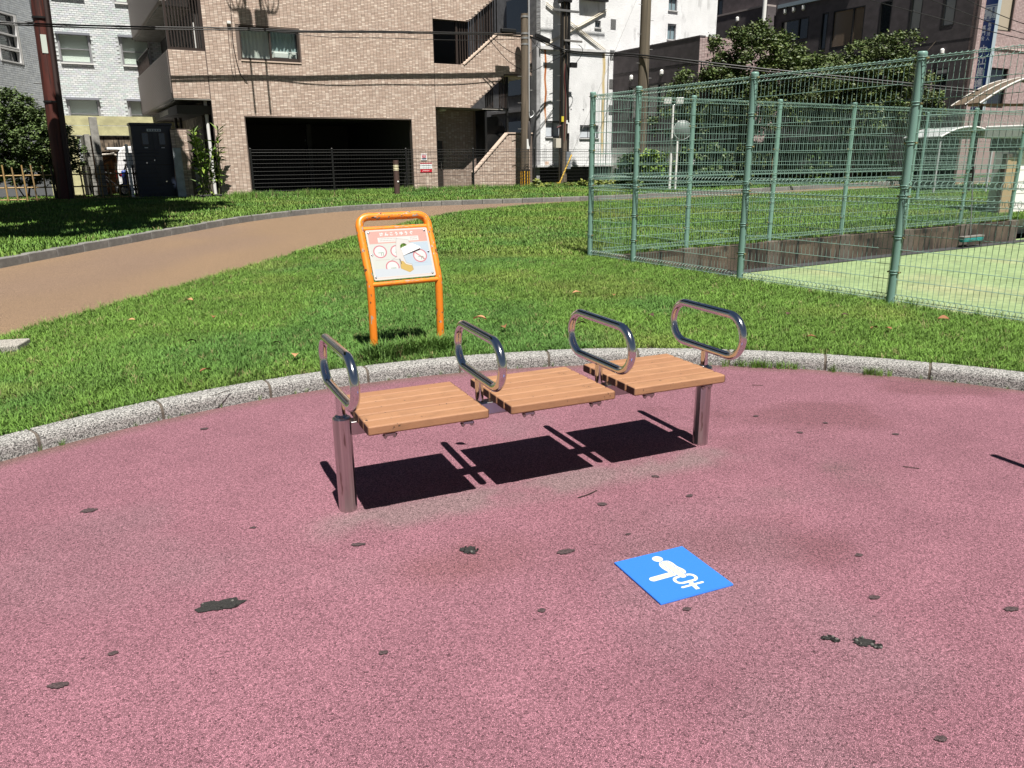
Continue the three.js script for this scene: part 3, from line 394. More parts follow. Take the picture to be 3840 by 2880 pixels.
  const fg = new THREE.BufferGeometry(); fg.setAttribute('position', new THREE.Float32BufferAttribute(fl.flat(), 3)); fg.setIndex([0, 1, 7, 1, 6, 7, 1, 2, 6, 2, 5, 6, 2, 3, 5, 3, 4, 5]); fg.computeVertexNormals(); part('torn_flap', fg, mat([0.5, 0.5, 0.49], 0.5, 0, { side: THREE.DoubleSide }), panel);
  for (const [s, t] of [[0.045, 0.051], [0.947, 0.059], [0.038, 0.493], [0.95, 0.498], [0.03, 0.94], [0.949, 0.942]]) part('bolt', new THREE.SphereGeometry(0.0075, 12, 8).scale(1, 1, 0.7).translate(hx(s), hy(t), 0.004), mat([0.3, 0.31, 0.34], 0.25, 1), panel);
}

// ------------------------------------------------------------------ tennis court, wall, green fences
const greenM = mat([0.15, 0.265, 0.225], 0.42, 0, { clearcoat: 0.2, clearcoatRoughness: 0.3 }), greenWire = mat([0.17, 0.27, 0.232], 0.38), brass = mat([0.34, 0.28, 0.14], 0.5, 0.6);
{
  const g = loft(straight([arr(fa(-0.1), -0.335), arr(fa(22), -0.335)]), straight([arr(fa(-0.1).addScaledVector(BD, 20), -0.335), arr(fa(22).addScaledVector(BD, 20), -0.335)]), 120, 110);
  paint(g, (x, y, z) => { const a = sm(0.45, 0.75, fbm(x * 0.8, z * 0.9, 201, 4)) * 0.75, k = 0.92 + 0.16 * (fbm(x * 3, z * 3, 205, 3) - 0.5); return [0.245, 0.335, 0.15].map((v, i) => lerp(v, [0.32, 0.335, 0.175][i], a) * k); });
  struct('tennis_court', g, mat([1.15, 1.15, 1.15], 0.9, 0, { map: rep(mottle, 0.8), bumpMap: rep(grainy, 3), bumpScale: 0.004, vertexColors: true }), 'pale green sanded artificial turf court behind the fence', 'court');
  const a0 = PC.x, z0 = PC.z;
  const turnB = Math.atan2(-BD.z, BD.x), turnF = Math.atan2(-FD.z, FD.x);
  const strip = one('court_border', box(0, 13, -0.33, -0.322, 0.1, 0.34), mat([0.045, 0.047, 0.05], 0.9, 0, { map: rep(mottle, 1) }), 'dark rubber border strip between court turf and stained wall', 'border strip'); strip.position.set(a0, 0, z0); strip.rotation.y = turnB;
  const wall = thing('retaining_wall', 'low stained concrete wall under the far court fence', 'wall', [a0, 0, z0]); wall.rotation.y = turnB;
  part('wall', rbox(-0.12, 11.15, -0.6, 0.085, -0.1, 0.1, 0.008), mat([0.1, 0.08, 0.066], 0.95, 0, { map: rep(stained, 0.33), bumpMap: rep(grainy, 2), bumpScale: 0.006 }), wall);
  for (let k = 1; k <= 6; k++) part('post_footing', rbox(k * 1.83 - 0.14, k * 1.83 + 0.14, -0.6, 0.1, -0.13, 0.13, 0.01), mat([0.13, 0.107, 0.088], 0.95, 0, { map: rep(mottle, 0.7), bumpMap: rep(grainy, 2), bumpScale: 0.006 }), wall);
  const near = thing('retaining_wall', 'low concrete wall under the near court fence, hidden by grass', 'wall', [a0, 0, z0]); near.rotation.y = turnF; part('wall', box(0.12, 10, -0.6, 0.07, -0.1, 0.1), dirtyConcrete, near);
  // mesh panel: upright wires curled over at both ends, level wires every 15 cm
  const panelG = (len) => {
    const w = new Wires(), one2 = (y0, y1) => {
      const n = Math.round(len / 0.05), r = 0.0023, roll = (y, s) => [[0, y - s * 0.062], [0.03, y - s * 0.046], [0.036, y - s * 0.014], [0, y], [-0.03, y - s * 0.018], [-0.03, y - s * 0.045], [0, y - s * 0.062]];
      for (let i = 1; i < n; i++) { const x = i * len / n, P = ([z, y]) => V3(x, y, z); w.line([...roll(y0, -1).map(P)], r); w.line([...roll(y1, 1).map(P)], r); w.seg(P([0, y0 + 0.062]), P([0, y1 - 0.062]), r); }
      for (const [z, y] of [[0.036, y1 - 0.014], [-0.03, y1 - 0.02], [0, y1 - 0.064], [0.036, y0 + 0.014], [-0.03, y0 + 0.02], [0, y0 + 0.064]]) w.seg(V3(0.03, y, z), V3(len - 0.03, y, z), 0.003);
      for (let y = y0 + 0.064 + 0.138; y < y1 - 0.1; y += 0.138) w.seg(V3(0.03, y, 0.003), V3(len - 0.03, y, 0.003), 0.0028);
    };
    one2(0.03, 0.985); one2(1.06, 2.17); return w.geo();
  };
  const full = panelG(1.83), half = panelG(0.93);
  const postG = new THREE.LatheGeometry([[0, 0], [0.038, 0], [0.038, 2.17], [0.042, 2.172], [0.042, 2.195], [0.034, 2.206], [0, 2.21]].map(([x, y]) => new THREE.Vector2(x, y)), 22), bandG = merge([0.012, -0.012].map((y) => new THREE.TorusGeometry(0.0395, 0.004, 6, 22).rotateX(Math.PI / 2).translate(0, y, 0))), boltG = new THREE.CylinderGeometry(0.008, 0.008, 0.034, 8).rotateX(Math.PI / 2);
  const run = (name, label, stops, turn, group) => {
    const f = thing(name, label, 'fence', [PC.x, 0.09, PC.z], 0, group); f.rotation.y = turn;
    stops.forEach((s, i) => {
      if (s || turn === turnF) { const p = part('post', postG, greenM, f); p.position.x = s; for (const y of [0.3, 0.62, 0.985, 1.07, 1.45, 1.78, 2.15]) { const q = part('clamp', bandG, greenM, p); q.position.y = y; for (const sx of [-0.052, 0.052]) part('bolt', boltG, brass, q).position.x = sx; } }
      if (i + 1 < stops.length) { const q = part('mesh_panel', stops[i + 1] - s < 1 ? half : full, greenWire, f); q.position.x = s; }
    });
    return f;
  };
  run('mesh_fence', 'near run of green wire mesh fence along the lawn edge', [0, 0.93, 2.76, 4.59, 6.42, 8.25], turnF);
  const fbk = run('mesh_fence', 'far run of green wire mesh fence on the stained wall', [0, 1.83, 3.66, 5.49, 7.32, 9.15, 10.98], turnB); fbk.position.y = 0.1;
  const fd = thing('mesh_fence', 'short distant piece of green mesh fence beside the arched shelter', 'fence', [10.83, 0.3, -21.0], -6);
  for (const x of [0, 1.2]) part('post', postG, greenM, fd).position.x = x; const fp = part('mesh_panel', full, greenWire, fd); fp.scale.x = 0.66;
  // push broom leaning on the wall
  const br = thing('court_broom', 'turquoise bristled court broom leaning against the stained wall', 'broom', [9.17, -0.335, -15.46]); br.rotation.y = turnB;
  part('bristles', rbox(-0.34, 0.34, 0.12, 0.2, -0.05, 0.06, 0.02), mat([0.02, 0.3, 0.3], 0.9, 0, { bumpMap: rep(grainy, 8, 1), bumpScale: 0.02 }), br); part('head', rbox(-0.36, 0.36, 0.2, 0.235, -0.05, 0.06, 0.008), mat([0.16, 0.15, 0.14], 0.6), br);
  part('handle', bar(V3(-0.05, 0.23, 0), V3(-0.02, 1.5, -0.16), 0.012), mat([0.4, 0.4, 0.4], 0.3, 0.8), br); part('grip', bar(V3(-0.025, 1.28, -0.132), V3(-0.02, 1.56, -0.168), 0.02), blackSteel, br); part('foot', [bar(V3(-0.28, 0.2, 0), V3(-0.3, 0, 0.03), 0.01), bar(V3(0.28, 0.2, 0), V3(0.3, 0, 0.03), 0.01)], blackSteel, br);
}

// ------------------------------------------------------------------ brown tiled apartment block
function tileWall(parent, name, regions, inside, pw, ph, gap, n0, thick, cols, m, bond = 0) { // small facing tiles laid over the wall, as one mass
  const g = new THREE.BoxGeometry(1, 1, 1), mats = [], cc = [], M4 = new THREE.Matrix4();
  for (const [u0, u1, y0, y1] of regions) {
    const nu = Math.floor((u1 - u0) / pw), ny = Math.floor((y1 - y0) / ph);
    for (let j = 0; j < ny; j++) for (let i = 0; i < nu; i++) {
      const u = u0 + (i + 0.5 + (bond && j % 2 ? 0.5 : 0)) * pw, y = y0 + (j + 0.5) * ph;
      if (!inside(u, y, pw * 0.45, ph * 0.45)) continue;
      M4.makeScale(pw - gap, ph - gap, thick).setPosition(u, y, n0 + thick / 2 + rr(-0.0012, 0.0012)); mats.push(M4.clone());
      const c = cols[Math.floor(rnd() * cols.length)], k = rr(0.9, 1.1); cc.push(col(c[0] * k, c[1] * k, c[2] * k));
    }
  }
  return stuff(name, g, m, mats, cc, null, null, parent);
}
const inPoly = (pts) => (x, y) => { let c = false; for (let i = 0, j = pts.length - 1; i < pts.length; j = i++) { const [a, b] = pts[i], [p, q] = pts[j]; if ((b > y) !== (q > y) && x < (p - a) * (y - b) / (q - b) + a) c = !c; } return c; };
const fit = (pts, holes = []) => { const f = inPoly(pts), h = holes.map((q) => inPoly(q)); return (u, y, a, b) => [[u - a, y - b], [u + a, y - b], [u + a, y + b], [u - a, y + b]].every(([x, z]) => f(x, z) && !h.some((k) => k(x, z))); };
const rect = (a, b, c, d) => [[a, c], [b, c], [b, d], [a, d]];
const TILE = [[0.56, 0.445, 0.37], [0.5, 0.385, 0.315], [0.47, 0.355, 0.29], [0.53, 0.415, 0.345], [0.66, 0.545, 0.46], [0.49, 0.375, 0.305]];
{
  const b = thing('apartment_block', 'brown tiled apartment block with dark garage opening and outside stairs', 'building', [AX, 0, AZ], 30);
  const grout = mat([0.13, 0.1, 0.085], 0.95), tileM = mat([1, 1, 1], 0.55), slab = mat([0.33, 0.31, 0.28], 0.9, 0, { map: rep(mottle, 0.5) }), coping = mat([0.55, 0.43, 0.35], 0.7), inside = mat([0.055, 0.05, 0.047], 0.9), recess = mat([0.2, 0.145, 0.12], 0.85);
  const TOP = 9.4, gar = rect(-0.07, 5.53, 0.1, 2.78), win = rect(0.0, 1.82, 4.44, 5.4);
  const main = [[-1.02, 0.1], [-0.07, 0.1], [-0.07, 2.78], [5.53, 2.78], [5.53, 0.1], [6.47, 0.1], [6.47, TOP], [-1.02, TOP]];
  const P1 = [[6.47, 6.07], [7.84, 6.07], [10.45, 8.05], [10.45, TOP], [6.47, TOP]], P2 = [[6.47, 3.23], [7.87, 3.23], [9.33, 4.4], [10.45, 4.4], [10.45, 5.75], [9.0, 5.75], [7.62, 4.66], [6.47, 4.66]], P0 = [[7.93, 0.1], [7.93, 0.97], [9.38, 2.36], [10.45, 2.36], [10.45, 0.1]], PL = rect(-2.08, -1.02, 3.28, 4.63), PT = rect(-2.08, -1.02, 7.3, TOP), LW = rect(-2.3, -1.74, 0.1, 2.4);
  const T = 0.2;
  part('front_wall', poly(main, T, [win]), grout, b);
  part('stair_wall', poly(P1, T), grout, b); part('stair_wall', poly(P2, T), grout, b); part('stair_wall', poly(P0, T), grout, b); part('parapet', poly(PL, T), grout, b); part('parapet', poly(PT, T), grout, b); part('low_wall', poly(LW, 0.15).translate(0, 0, 0.04), grout, b);
  for (const [pg, z, hs] of [[main, 0, [win]], [P1, 0], [P2, 0], [P0, 0], [PL, 0], [PT, 0], [LW, 0.04]]) { const us = pg.map((p) => p[0]), ys = pg.map((p) => p[1]); tileWall(b, 'wall_tiles', [[Math.min(...us), Math.max(...us), Math.min(...ys), Math.min(Math.max(...ys), 8)]], fit(pg, hs), 0.115, 0.0445, 0.009, z, 0.007, TILE, tileM); }
  // sloping copings of the stair walls
  const cop = (a, c, w = 0.05) => part('coping', new THREE.BoxGeometry(Math.hypot(c[0] - a[0], c[1] - a[1]) + 0.02, 0.045, T + 0.04).rotateZ(Math.atan2(c[1] - a[1], c[0] - a[0])).translate((a[0] + c[0]) / 2, (a[1] + c[1]) / 2 + 0.015, -T / 2 + 0.012), coping, b);
  cop([7.62, 4.66], [9.0, 5.75]); cop([7.93, 0.97], [9.38, 2.36]); cop([9.38, 2.365], [10.45, 2.365]); cop([9.0, 5.755], [10.45, 5.755]);
  // garage and hall behind the front
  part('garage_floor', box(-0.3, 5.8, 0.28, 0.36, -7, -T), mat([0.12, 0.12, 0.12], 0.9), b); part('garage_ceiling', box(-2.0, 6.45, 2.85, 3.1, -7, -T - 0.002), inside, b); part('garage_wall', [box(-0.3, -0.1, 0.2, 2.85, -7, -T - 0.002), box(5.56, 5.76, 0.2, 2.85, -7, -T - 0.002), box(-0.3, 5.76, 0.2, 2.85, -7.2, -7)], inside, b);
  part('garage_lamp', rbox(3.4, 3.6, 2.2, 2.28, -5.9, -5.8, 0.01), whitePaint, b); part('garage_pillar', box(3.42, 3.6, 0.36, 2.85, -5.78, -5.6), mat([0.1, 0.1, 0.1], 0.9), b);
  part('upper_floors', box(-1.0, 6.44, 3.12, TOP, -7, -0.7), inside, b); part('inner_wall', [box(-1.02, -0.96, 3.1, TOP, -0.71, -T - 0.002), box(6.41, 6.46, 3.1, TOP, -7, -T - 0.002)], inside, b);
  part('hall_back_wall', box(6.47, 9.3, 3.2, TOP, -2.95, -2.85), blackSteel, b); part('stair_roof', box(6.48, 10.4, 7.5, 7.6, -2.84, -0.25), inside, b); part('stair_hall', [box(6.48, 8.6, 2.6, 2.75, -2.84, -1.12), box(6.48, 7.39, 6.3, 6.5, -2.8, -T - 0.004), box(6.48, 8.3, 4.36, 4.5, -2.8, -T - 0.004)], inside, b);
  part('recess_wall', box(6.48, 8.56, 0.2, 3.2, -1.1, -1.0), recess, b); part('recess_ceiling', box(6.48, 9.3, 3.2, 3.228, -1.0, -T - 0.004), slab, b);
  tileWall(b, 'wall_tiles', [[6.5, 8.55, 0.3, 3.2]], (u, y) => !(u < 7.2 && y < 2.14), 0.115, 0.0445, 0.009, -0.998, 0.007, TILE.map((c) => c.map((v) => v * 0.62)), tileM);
  const dr = part('entrance_door', rbox(6.5, 7.14, 0.35, 2.11, -1.0, -0.975, 0.005), mat([0.03, 0.022, 0.018], 0.5), b); part('handle', bar(V3(7.06, 1.1, -0.95), V3(7.06, 1.35, -0.95), 0.012), chrome, dr);
  part('ceiling_lamp', new THREE.SphereGeometry(0.16, 20, 10).scale(1, 0.42, 1).translate(6.95, 3.17, -0.5), mat([0.6, 0.57, 0.5], 0.4), b);
  const tn = part('nameplate', box(6.6, 6.95, 2.3, 2.5, -0.989, -0.98), mat([0.06, 0.045, 0.04], 0.4), b);
  // upright louvre bars of the stairs
  const bars = (u0, u1, f0, f1, z, pitch = 0.1) => { for (let u = u0; u < u1; u += pitch) { const a = f0(u), c = f1(u); if (c - a > 0.05) part('louvre_bar', box(u - 0.018, u + 0.018, a, c, z - 0.03, z), brownSteel, b); } };
  const up1 = (u) => u < 7.84 ? 6.07 : 6.07 + (u - 7.84) * 0.76, lo1 = (u) => u < 7.62 ? 4.66 : Math.min(5.75, 4.66 + (u - 7.62) * 0.79);
  bars(7.44, 8.84, lo1, up1, -0.1); bars(9.35, 10.4, lo1, up1, -2.4, 0.12); bars(8.62, 8.95, () => 3.25, (u) => 3.23 + (u - 7.87) * 0.8, -0.25, 0.07); bars(9.2, 9.5, () => 3.25, () => 4.35, -0.25, 0.07);
  part('stair_frame', [box(7.37, 7.43, 4.66, 6.07, -0.15, -0.08), box(8.2, 8.25, 5.12, 6.34, -0.16, -0.08)], brownSteel, b);
  part('gate_frame', [box(8.56, 8.64, 0.3, 3.2, -0.32, -0.24), box(9.48, 9.56, 0.3, 4.38, -0.32, -0.24), box(8.56, 9.56, 3.16, 3.26, -0.32, -0.24)], blackSteel, b);
  part('stair_side', poly([[8.75, 0.4], [8.75, 2.95], [9.25, 3.0], [9.45, 2.8], [9.9, 2.2], [9.9, 0.4]], 0.05).translate(0, 0, -0.6), blackSteel, b);
  part('stair_back', [box(8.6, 8.62, 0.3, 3.2, -2.6, -0.35), box(9.6, 10.4, 0.3, 2.3, -2.6, -2.5)], blackSteel, b);
  const soffit = part('soffit', box(9.34, 10.44, 4.36, 4.398, -2.4, -T - 0.003), mat([0.5, 0.45, 0.33], 0.8), b);
  const cam = part('wall_lamp', rbox(9.6, 9.78, 4.16, 4.3, -0.7, -0.55, 0.02), whitePaint, b);
  // window with two sliding sashes, net curtain behind
  const w = new THREE.Group(); w.name = 'window'; b.add(w); const fr = mat([0.05, 0.038, 0.032], 0.45, 0.3);
  part('frame', [box(0, 1.82, 4.44, 4.485, -0.16, -0.05), box(0, 1.82, 5.35, 5.4, -0.16, -0.05), box(0, 0.05, 4.485, 5.35, -0.16, -0.05), box(1.77, 1.82, 4.485, 5.35, -0.16, -0.05), box(0.9, 0.955, 4.485, 5.35, -0.14, -0.07)], fr, w);
  part('sash_rail', [box(0.955, 1.77, 4.485, 4.56, -0.12, -0.1), box(0.05, 0.9, 4.485, 4.52, -0.14, -0.12)], fr, w);
  part('pane', box(0.05, 0.9, 4.52, 5.35, -0.135, -0.13), pane, w); part('pane', box(0.955, 1.77, 4.56, 5.35, -0.115, -0.11), pane, w); part('sill', box(-0.02, 1.84, 4.405, 4.44, -0.15, 0.03), coping, w);
  const curtain = (u0, u1, y0, y1, z, m2, zig) => { const p = [], ix = [], n = 60; for (let i = 0; i <= n; i++) { const u = lerp(u0, u1, i / n), zz = z + 0.02 * Math.sin(u * 55) + 0.012 * Math.sin(u * 23); const yb = zig ? y0 + 0.26 * Math.abs(((u * 5.6) % 1) * 2 - 1) : y0; p.push(u, yb, zz, u, y1, zz); if (i < n) ix.push(i * 2, i * 2 + 2, i * 2 + 1, i * 2 + 1, i * 2 + 2, i * 2 + 3); } const g = new THREE.BufferGeometry(); g.setAttribute('position', new THREE.Float32BufferAttribute(p, 3)); g.setIndex(ix); g.computeVertexNormals(); return part('curtain', g, m2, w); };
  curtain(0.03, 1.8, 4.5, 5.38, -0.3, mat([0.6, 0.6, 0.56], 0.95, 0, { side: THREE.DoubleSide })); curtain(0.95, 1.8, 4.6, 5.38, -0.27, mat([0.33, 0.42, 0.42], 0.95, 0, { side: THREE.DoubleSide }), 1);
  part('basket', [rbox(1.05, 1.5, 4.56, 4.74, -0.25, -0.17, 0.03), bar(V3(0.95, 4.75, -0.2), V3(1.77, 4.75, -0.2), 0.012), rbox(1.6, 1.74, 4.68, 4.77, -0.24, -0.18, 0.01)], whitePaint, w);
  // left balcony bay: grille, long flank, undercroft
  part('grille_frame', [box(-2.06, -1.04, 4.63, 4.7, -0.12, -0.04), box(-1.1, -1.03, 4.7, 7.3, -0.12, -0.04), box(-2.06, -1.99, 4.7, 7.3, -0.12, -0.04)], brownSteel, b);
  for (let u = -1.92; u < -1.12; u += 0.085) part('grille_bar', box(u - 0.014, u + 0.014, 4.7, 7.3, -0.1, -0.06), brownSteel, b);
  part('tube_lamp', cyl(-1.24, 4.72, 5.42, -0.2, 0.03), whitePaint, b);
  const flank = mat([0.25, 0.22, 0.205], 0.8); part('flank_wall', [box(-2.08, -1.9, 3.28, 4.62, -10, -T - 0.002), box(-2.08, -1.9, 6.0, TOP, -10, -0.5)], flank, b);
  for (let i = 0; i < 29; i++) part('flank_rib', box(-2.094, -2.08, 3.3 + i * 0.0455, 3.332 + i * 0.0455, -10, -T - 0.003), flank, b); for (let i = 0; i < 30; i++) part('flank_rib', box(-2.094, -2.08, 6.02 + i * 0.0455, 6.052 + i * 0.0455, -10, -0.5), flank, b);
  part('balcony_floor', box(-1.9, -1.02, 4.2, 4.3, -10, -T - 0.003), slab, b); part('balcony_wall', box(-1.1, -0.97, 4.3, 7.3, -10, -0.72), inside, b); part('balcony_ceiling', box(-2.0, -1.0, 5.95, 6.0, -10, -1.2), slab, b);
  part('flank_rail', [box(-2.05, -2.0, 5.2, 5.24, -10, -5), ...Array.from({ length: 34 }, (_, i) => box(-2.04, -2.02, 4.62, 5.2, -9.9 + i * 0.14, -9.88 + i * 0.14))], brownSteel, b);
  part('undercroft_ceiling', box(-2.07, -1.02, 3.24, 3.279, -9.8, -0.001), slab, b); part('undercroft_wall', [box(-1.2, -1.03, 0.2, 3.24, -7, -0.9), box(-4.6, -1.2, 0.2, 3.2, -9.4, -9.2)], mat([0.3, 0.28, 0.25], 0.9, 0, { map: rep(stained, 0.5) }), b); part('duct', rbox(-2.0, -1.3, 2.9, 3.1, -4.5, -2.2, 0.03), mat([0.42, 0.4, 0.33], 0.7), b); part('downpipe', [cyl(-1.14, 0.4, 3.24, -0.35, 0.05), cyl(-1.14, 2.75, 2.83, -0.35, 0.057)], whitePaint, b); part('pipes', [cyl(-1.75, 1.9, 3.2, -2.6, 0.05), cyl(-1.6, 1.9, 3.2, -2.6, 0.04)], brownSteel, b);
  part('board_panel', rbox(-2.32, -2.09, 0.42, 1.85, 0.2, 0.26, 0.004), mat([0.5, 0.54, 0.58], 0.6, 0, { map: rep(mottle, 0.6) }), b);
  // cable clutter on the wall
  part('wall_cable', [tube([V3(-0.16, 6.6, 0.02), V3(-0.18, 5.6, 0.02), V3(-0.2, 4.8, 0.02), V3(-0.05, 3.95, 0.025), V3(0.1, 3.8, 0.03)], 0.012), tube([V3(-0.24, 5.5, 0.02), V3(-0.25, 4.6, 0.02), V3(-0.22, 3.9, 0.02)], 0.006), tube([V3(-0.3, 5.5, 0.02), V3(-0.33, 4.2, 0.02), V3(-0.26, 3.8, 0.02)], 0.006)], blackSteel, b); part('insulator', rbox(-0.33, -0.22, 5.42, 5.5, 0.01, 0.08, 0.01), whitePaint, b);
  // notices on the pillar
  const print = (w2, h2, fn) => { const cv = document.createElement('canvas'); cv.width = w2; cv.height = h2; fn(cv.getContext('2d'), w2, h2); const t = new THREE.CanvasTexture(cv); t.colorSpace = THREE.SRGBColorSpace; return mat([0.9, 0.9, 0.9], 0.5, 0, { map: t }); };
  const plate = (name, label, u0, u1, y0, y1, m2) => { const q = thing(name, label, 'sign', site((u0 + u1) / 2, 0.012).toArray(), 30); const W = u1 - u0, H = y1 - y0; part('plate', box(-W / 2, W / 2, y0, y1, 0, 0.006), whitePaint, q); part('print', new THREE.PlaneGeometry(W - 0.004, H - 0.004).translate(0, (y0 + y1) / 2, 0.009), m2, q); };
  plate('wall_sign', 'small white square sign with red and blue block on brown pillar', 5.83, 6.05, 1.43, 1.66, print(128, 128, (g, W, H) => { g.fillStyle = '#e8e6e6'; g.fillRect(0, 0, W, H); g.fillStyle = '#8d2438'; g.fillRect(22, 16, 84, 8); g.fillStyle = '#b3203a'; g.fillRect(22, 30, 84, 50); g.fillStyle = '#e8c8cc'; g.fillRect(28, 32, 72, 6); g.fillRect(44, 46, 44, 9); g.fillRect(26, 64, 78, 6); g.fillStyle = '#41566d'; g.fillRect(24, 82, 82, 32); g.fillStyle = '#8fa4b5'; g.fillRect(54, 88, 16, 20); }));
  plate('wall_sign', 'white sign with red bands under the small square sign', 5.78, 6.24, 1.02, 1.35, print(256, 180, (g, W, H) => { g.fillStyle = '#e6eaea'; g.fillRect(0, 0, W, H); g.fillStyle = '#a93440'; g.fillRect(0, 0, W, 24); g.fillStyle = '#c01a30'; g.fillRect(0, 122, W, 58); g.strokeStyle = '#8c979b'; g.lineWidth = 5; for (let r = 0; r < 2; r++) for (let i = 0; i < 8; i++) { const x = 46 + i * 23, y = 42 + r * 40; g.beginPath(); g.moveTo(x, y + (i % 3) * 5); g.lineTo(x + 16, y + 4); g.moveTo(x + 8, y); g.lineTo(x + 4 + (i % 2) * 8, y + 24); g.moveTo(x, y + 22); g.lineTo(x + 16, y + 16); g.stroke(); } g.strokeStyle = '#f0d6d8'; g.lineWidth = 6; g.beginPath(); g.moveTo(44, 166); for (let i = 0; i < 12; i++) g.lineTo(52 + i * 13, i % 2 ? 140 : 160); g.stroke(); }));
}

// ------------------------------------------------------------------ white tiled building on the left with its yellow base
{
  const b = thing('tiled_office', 'white glazed tile office building behind the red pole', 'building', site(0, -9).setY(0).toArray(), 30);
  const grout = mat([0.36, 0.38, 0.38], 0.9), wins = [[-4.63, -3.57, 5.05, 6.08], [-2.54, -1.5, 5.05, 6.1], [-4.63, -3.57, 2.75, 3.8], [-2.54, -1.5, 2.75, 3.8], [-4.63, -3.57, 7.3, 8.3], [-2.54, -1.5, 7.25, 8.3], [-7.2, -6.2, 5.05, 6.08]];
  const wall = rect(-7.5, 3, 0, 11); part('front_wall', poly(wall, 0.3, wins.map((w) => rect(...w))), grout, b);
  tileWall(b, 'wall_tiles', [[-5.6, 0, 2.5, 8.6]], fit(wall, wins.map(([a, c, d, e]) => rect(a, c, d, e))), 0.158, 0.0735, 0.014, 0, 0.012, [[0.62, 0.66, 0.66], [0.57, 0.64, 0.63], [0.66, 0.68, 0.68], [0.59, 0.61, 0.65]], mat([1, 1, 1], 0.25, 0, { clearcoat: 0.4 }), 1);
  part('inner_wall', box(-5.2, 3, 0, 11, -3, -0.55), darkVoid, b);
  const alu = mat([0.5, 0.5, 0.52], 0.35, 0.7);
  for (const [a, c, d, e] of wins.slice(0, 6)) {
    const w = new THREE.Group(); w.name = 'window'; b.add(w);
    part('frame', [box(a, a + 0.06, d, e, -0.1, 0.03), box(c - 0.06, c, d, e, -0.1, 0.03), box(a + 0.06, c - 0.06, d, d + 0.05, -0.1, 0.03), box(a + 0.06, c - 0.06, (d + e) / 2 - 0.04, (d + e) / 2 - 0.01, -0.1, -0.03)], alu, w); part('hood', box(a - 0.05, c + 0.03, e - 0.05, e + 0.03, -0.1, 0.14), mat([0.2, 0.21, 0.24], 0.5), w); part('sill', box(a, c + 0.02, d - 0.04, d, -0.1, 0.08), whitePaint, w);
    part('blind', [...Array.from({ length: 30 }, (_, i) => box(a + 0.07, c - 0.07, d + 0.06 + i * (e - d - 0.1) / 30, d + 0.06 + i * (e - d - 0.1) / 30 + 0.031, -0.15, -0.135))], mat([0.72, 0.74, 0.68], 0.7), w); part('pane', box(a + 0.06, c - 0.06, d + 0.05, e - 0.05, -0.09, -0.085), pane, w);
  }
  // wing whose flank turns towards the park, in shade
  const wing = thing('tiled_wing', 'shaded grey tiled wing at the far left edge', 'building', [-17.2, 0, -27.2], 0);
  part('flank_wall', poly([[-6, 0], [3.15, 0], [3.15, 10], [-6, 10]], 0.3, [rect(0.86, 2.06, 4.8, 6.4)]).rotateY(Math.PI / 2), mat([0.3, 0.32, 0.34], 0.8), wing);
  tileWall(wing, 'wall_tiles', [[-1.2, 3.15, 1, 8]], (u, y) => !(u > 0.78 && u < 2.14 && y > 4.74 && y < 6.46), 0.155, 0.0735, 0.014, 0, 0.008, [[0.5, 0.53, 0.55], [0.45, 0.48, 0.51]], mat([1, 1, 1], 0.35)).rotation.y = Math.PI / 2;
  const ww = new THREE.Group(); ww.name = 'window'; wing.add(ww); part('frame', [box(-0.1, 0.03, 4.8, 6.4, -0.92, -0.86), box(-0.1, 0.03, 4.8, 6.4, -2.06, -1.98), ...[4.8, 5.2, 5.27, 5.68, 6.04, 6.35].map((y) => box(-0.1, 0.025, y, y + 0.045, -1.98, -0.92))], mat([0.6, 0.6, 0.6], 0.5), ww); part('reveal', box(-0.28, 0.02, 4.8, 6.4, -2.14, -2.062), whitePaint, ww); part('pane', box(-0.14, -0.13, 4.8, 6.4, -2.06, -0.86), glass, ww);
  part('inner_wall', box(-3, -0.32, 0, 10, -3.1, 6), darkVoid, wing);
  // yellow parapet, stained beam and brown bay below
  const y = thing('loading_bay', 'yellow parapet over a stained concrete loading bay', 'bay', site(0, -6).setY(0).toArray(), 30);
  const yel = mat([0.62, 0.59, 0.33], 0.85, 0, { map: rep(mottle, 0.35) }); part('parapet', [box(-5.6, -1.2, 2.72, 3.03, -0.2, 0), box(-5.6, -1.2, 2.38, 2.7, -0.2, 0.02)], yel, y); part('parapet_side', box(-5.6, -4.6, 0.3, 2.37, -0.2, 0), yel, y);
  part('beam', box(-4.0, -1.2, 1.84, 2.37, -0.4, -0.05), mat([0.24, 0.2, 0.165], 0.95, 0, { map: rep(stained, 0.6) }), y); part('back_wall', box(-4.4, -1.2, 0.2, 2.4, -2.6, -2.4), mat([0.3, 0.16, 0.08], 0.85, 0, { map: rep(stained, 0.4) }), y); part('roof', box(-5.6, -1.2, 2.3, 2.37, -2.6, -0.41), mat([0.2, 0.18, 0.16], 0.9), y); part('gutter', bar(V3(-4.05, 1.7, 0.02), V3(-2.6, 1.86, 0.02), 0.04), mat([0.4, 0.36, 0.31], 0.7), y);
  part('brace', bar(V3(-4.0, 1.35, -1.2), V3(-3.3, 1.75, -1.2), 0.05), mat([0.09, 0.05, 0.03], 0.8), y);
  const gp = thing('gate_wall', 'rough concrete gate wall beside the loading bay', 'wall', site(-4.2, -2).setY(0).toArray(), 30); part('pillar', rbox(-0.12, 0.1, 0.2, 2.8, -0.25, 0, 0.01), concrete, gp); part('board_wall', box(-0.3, -0.16, 0.2, 2.3, -3.6, -0.25), concrete, gp); for (let i = 0; i < 5; i++) part('plank_mark', box(-0.155, -0.15, 0.5 + i * 0.36, 0.515 + i * 0.36, -3.5, -0.26), dirtyConcrete, gp);
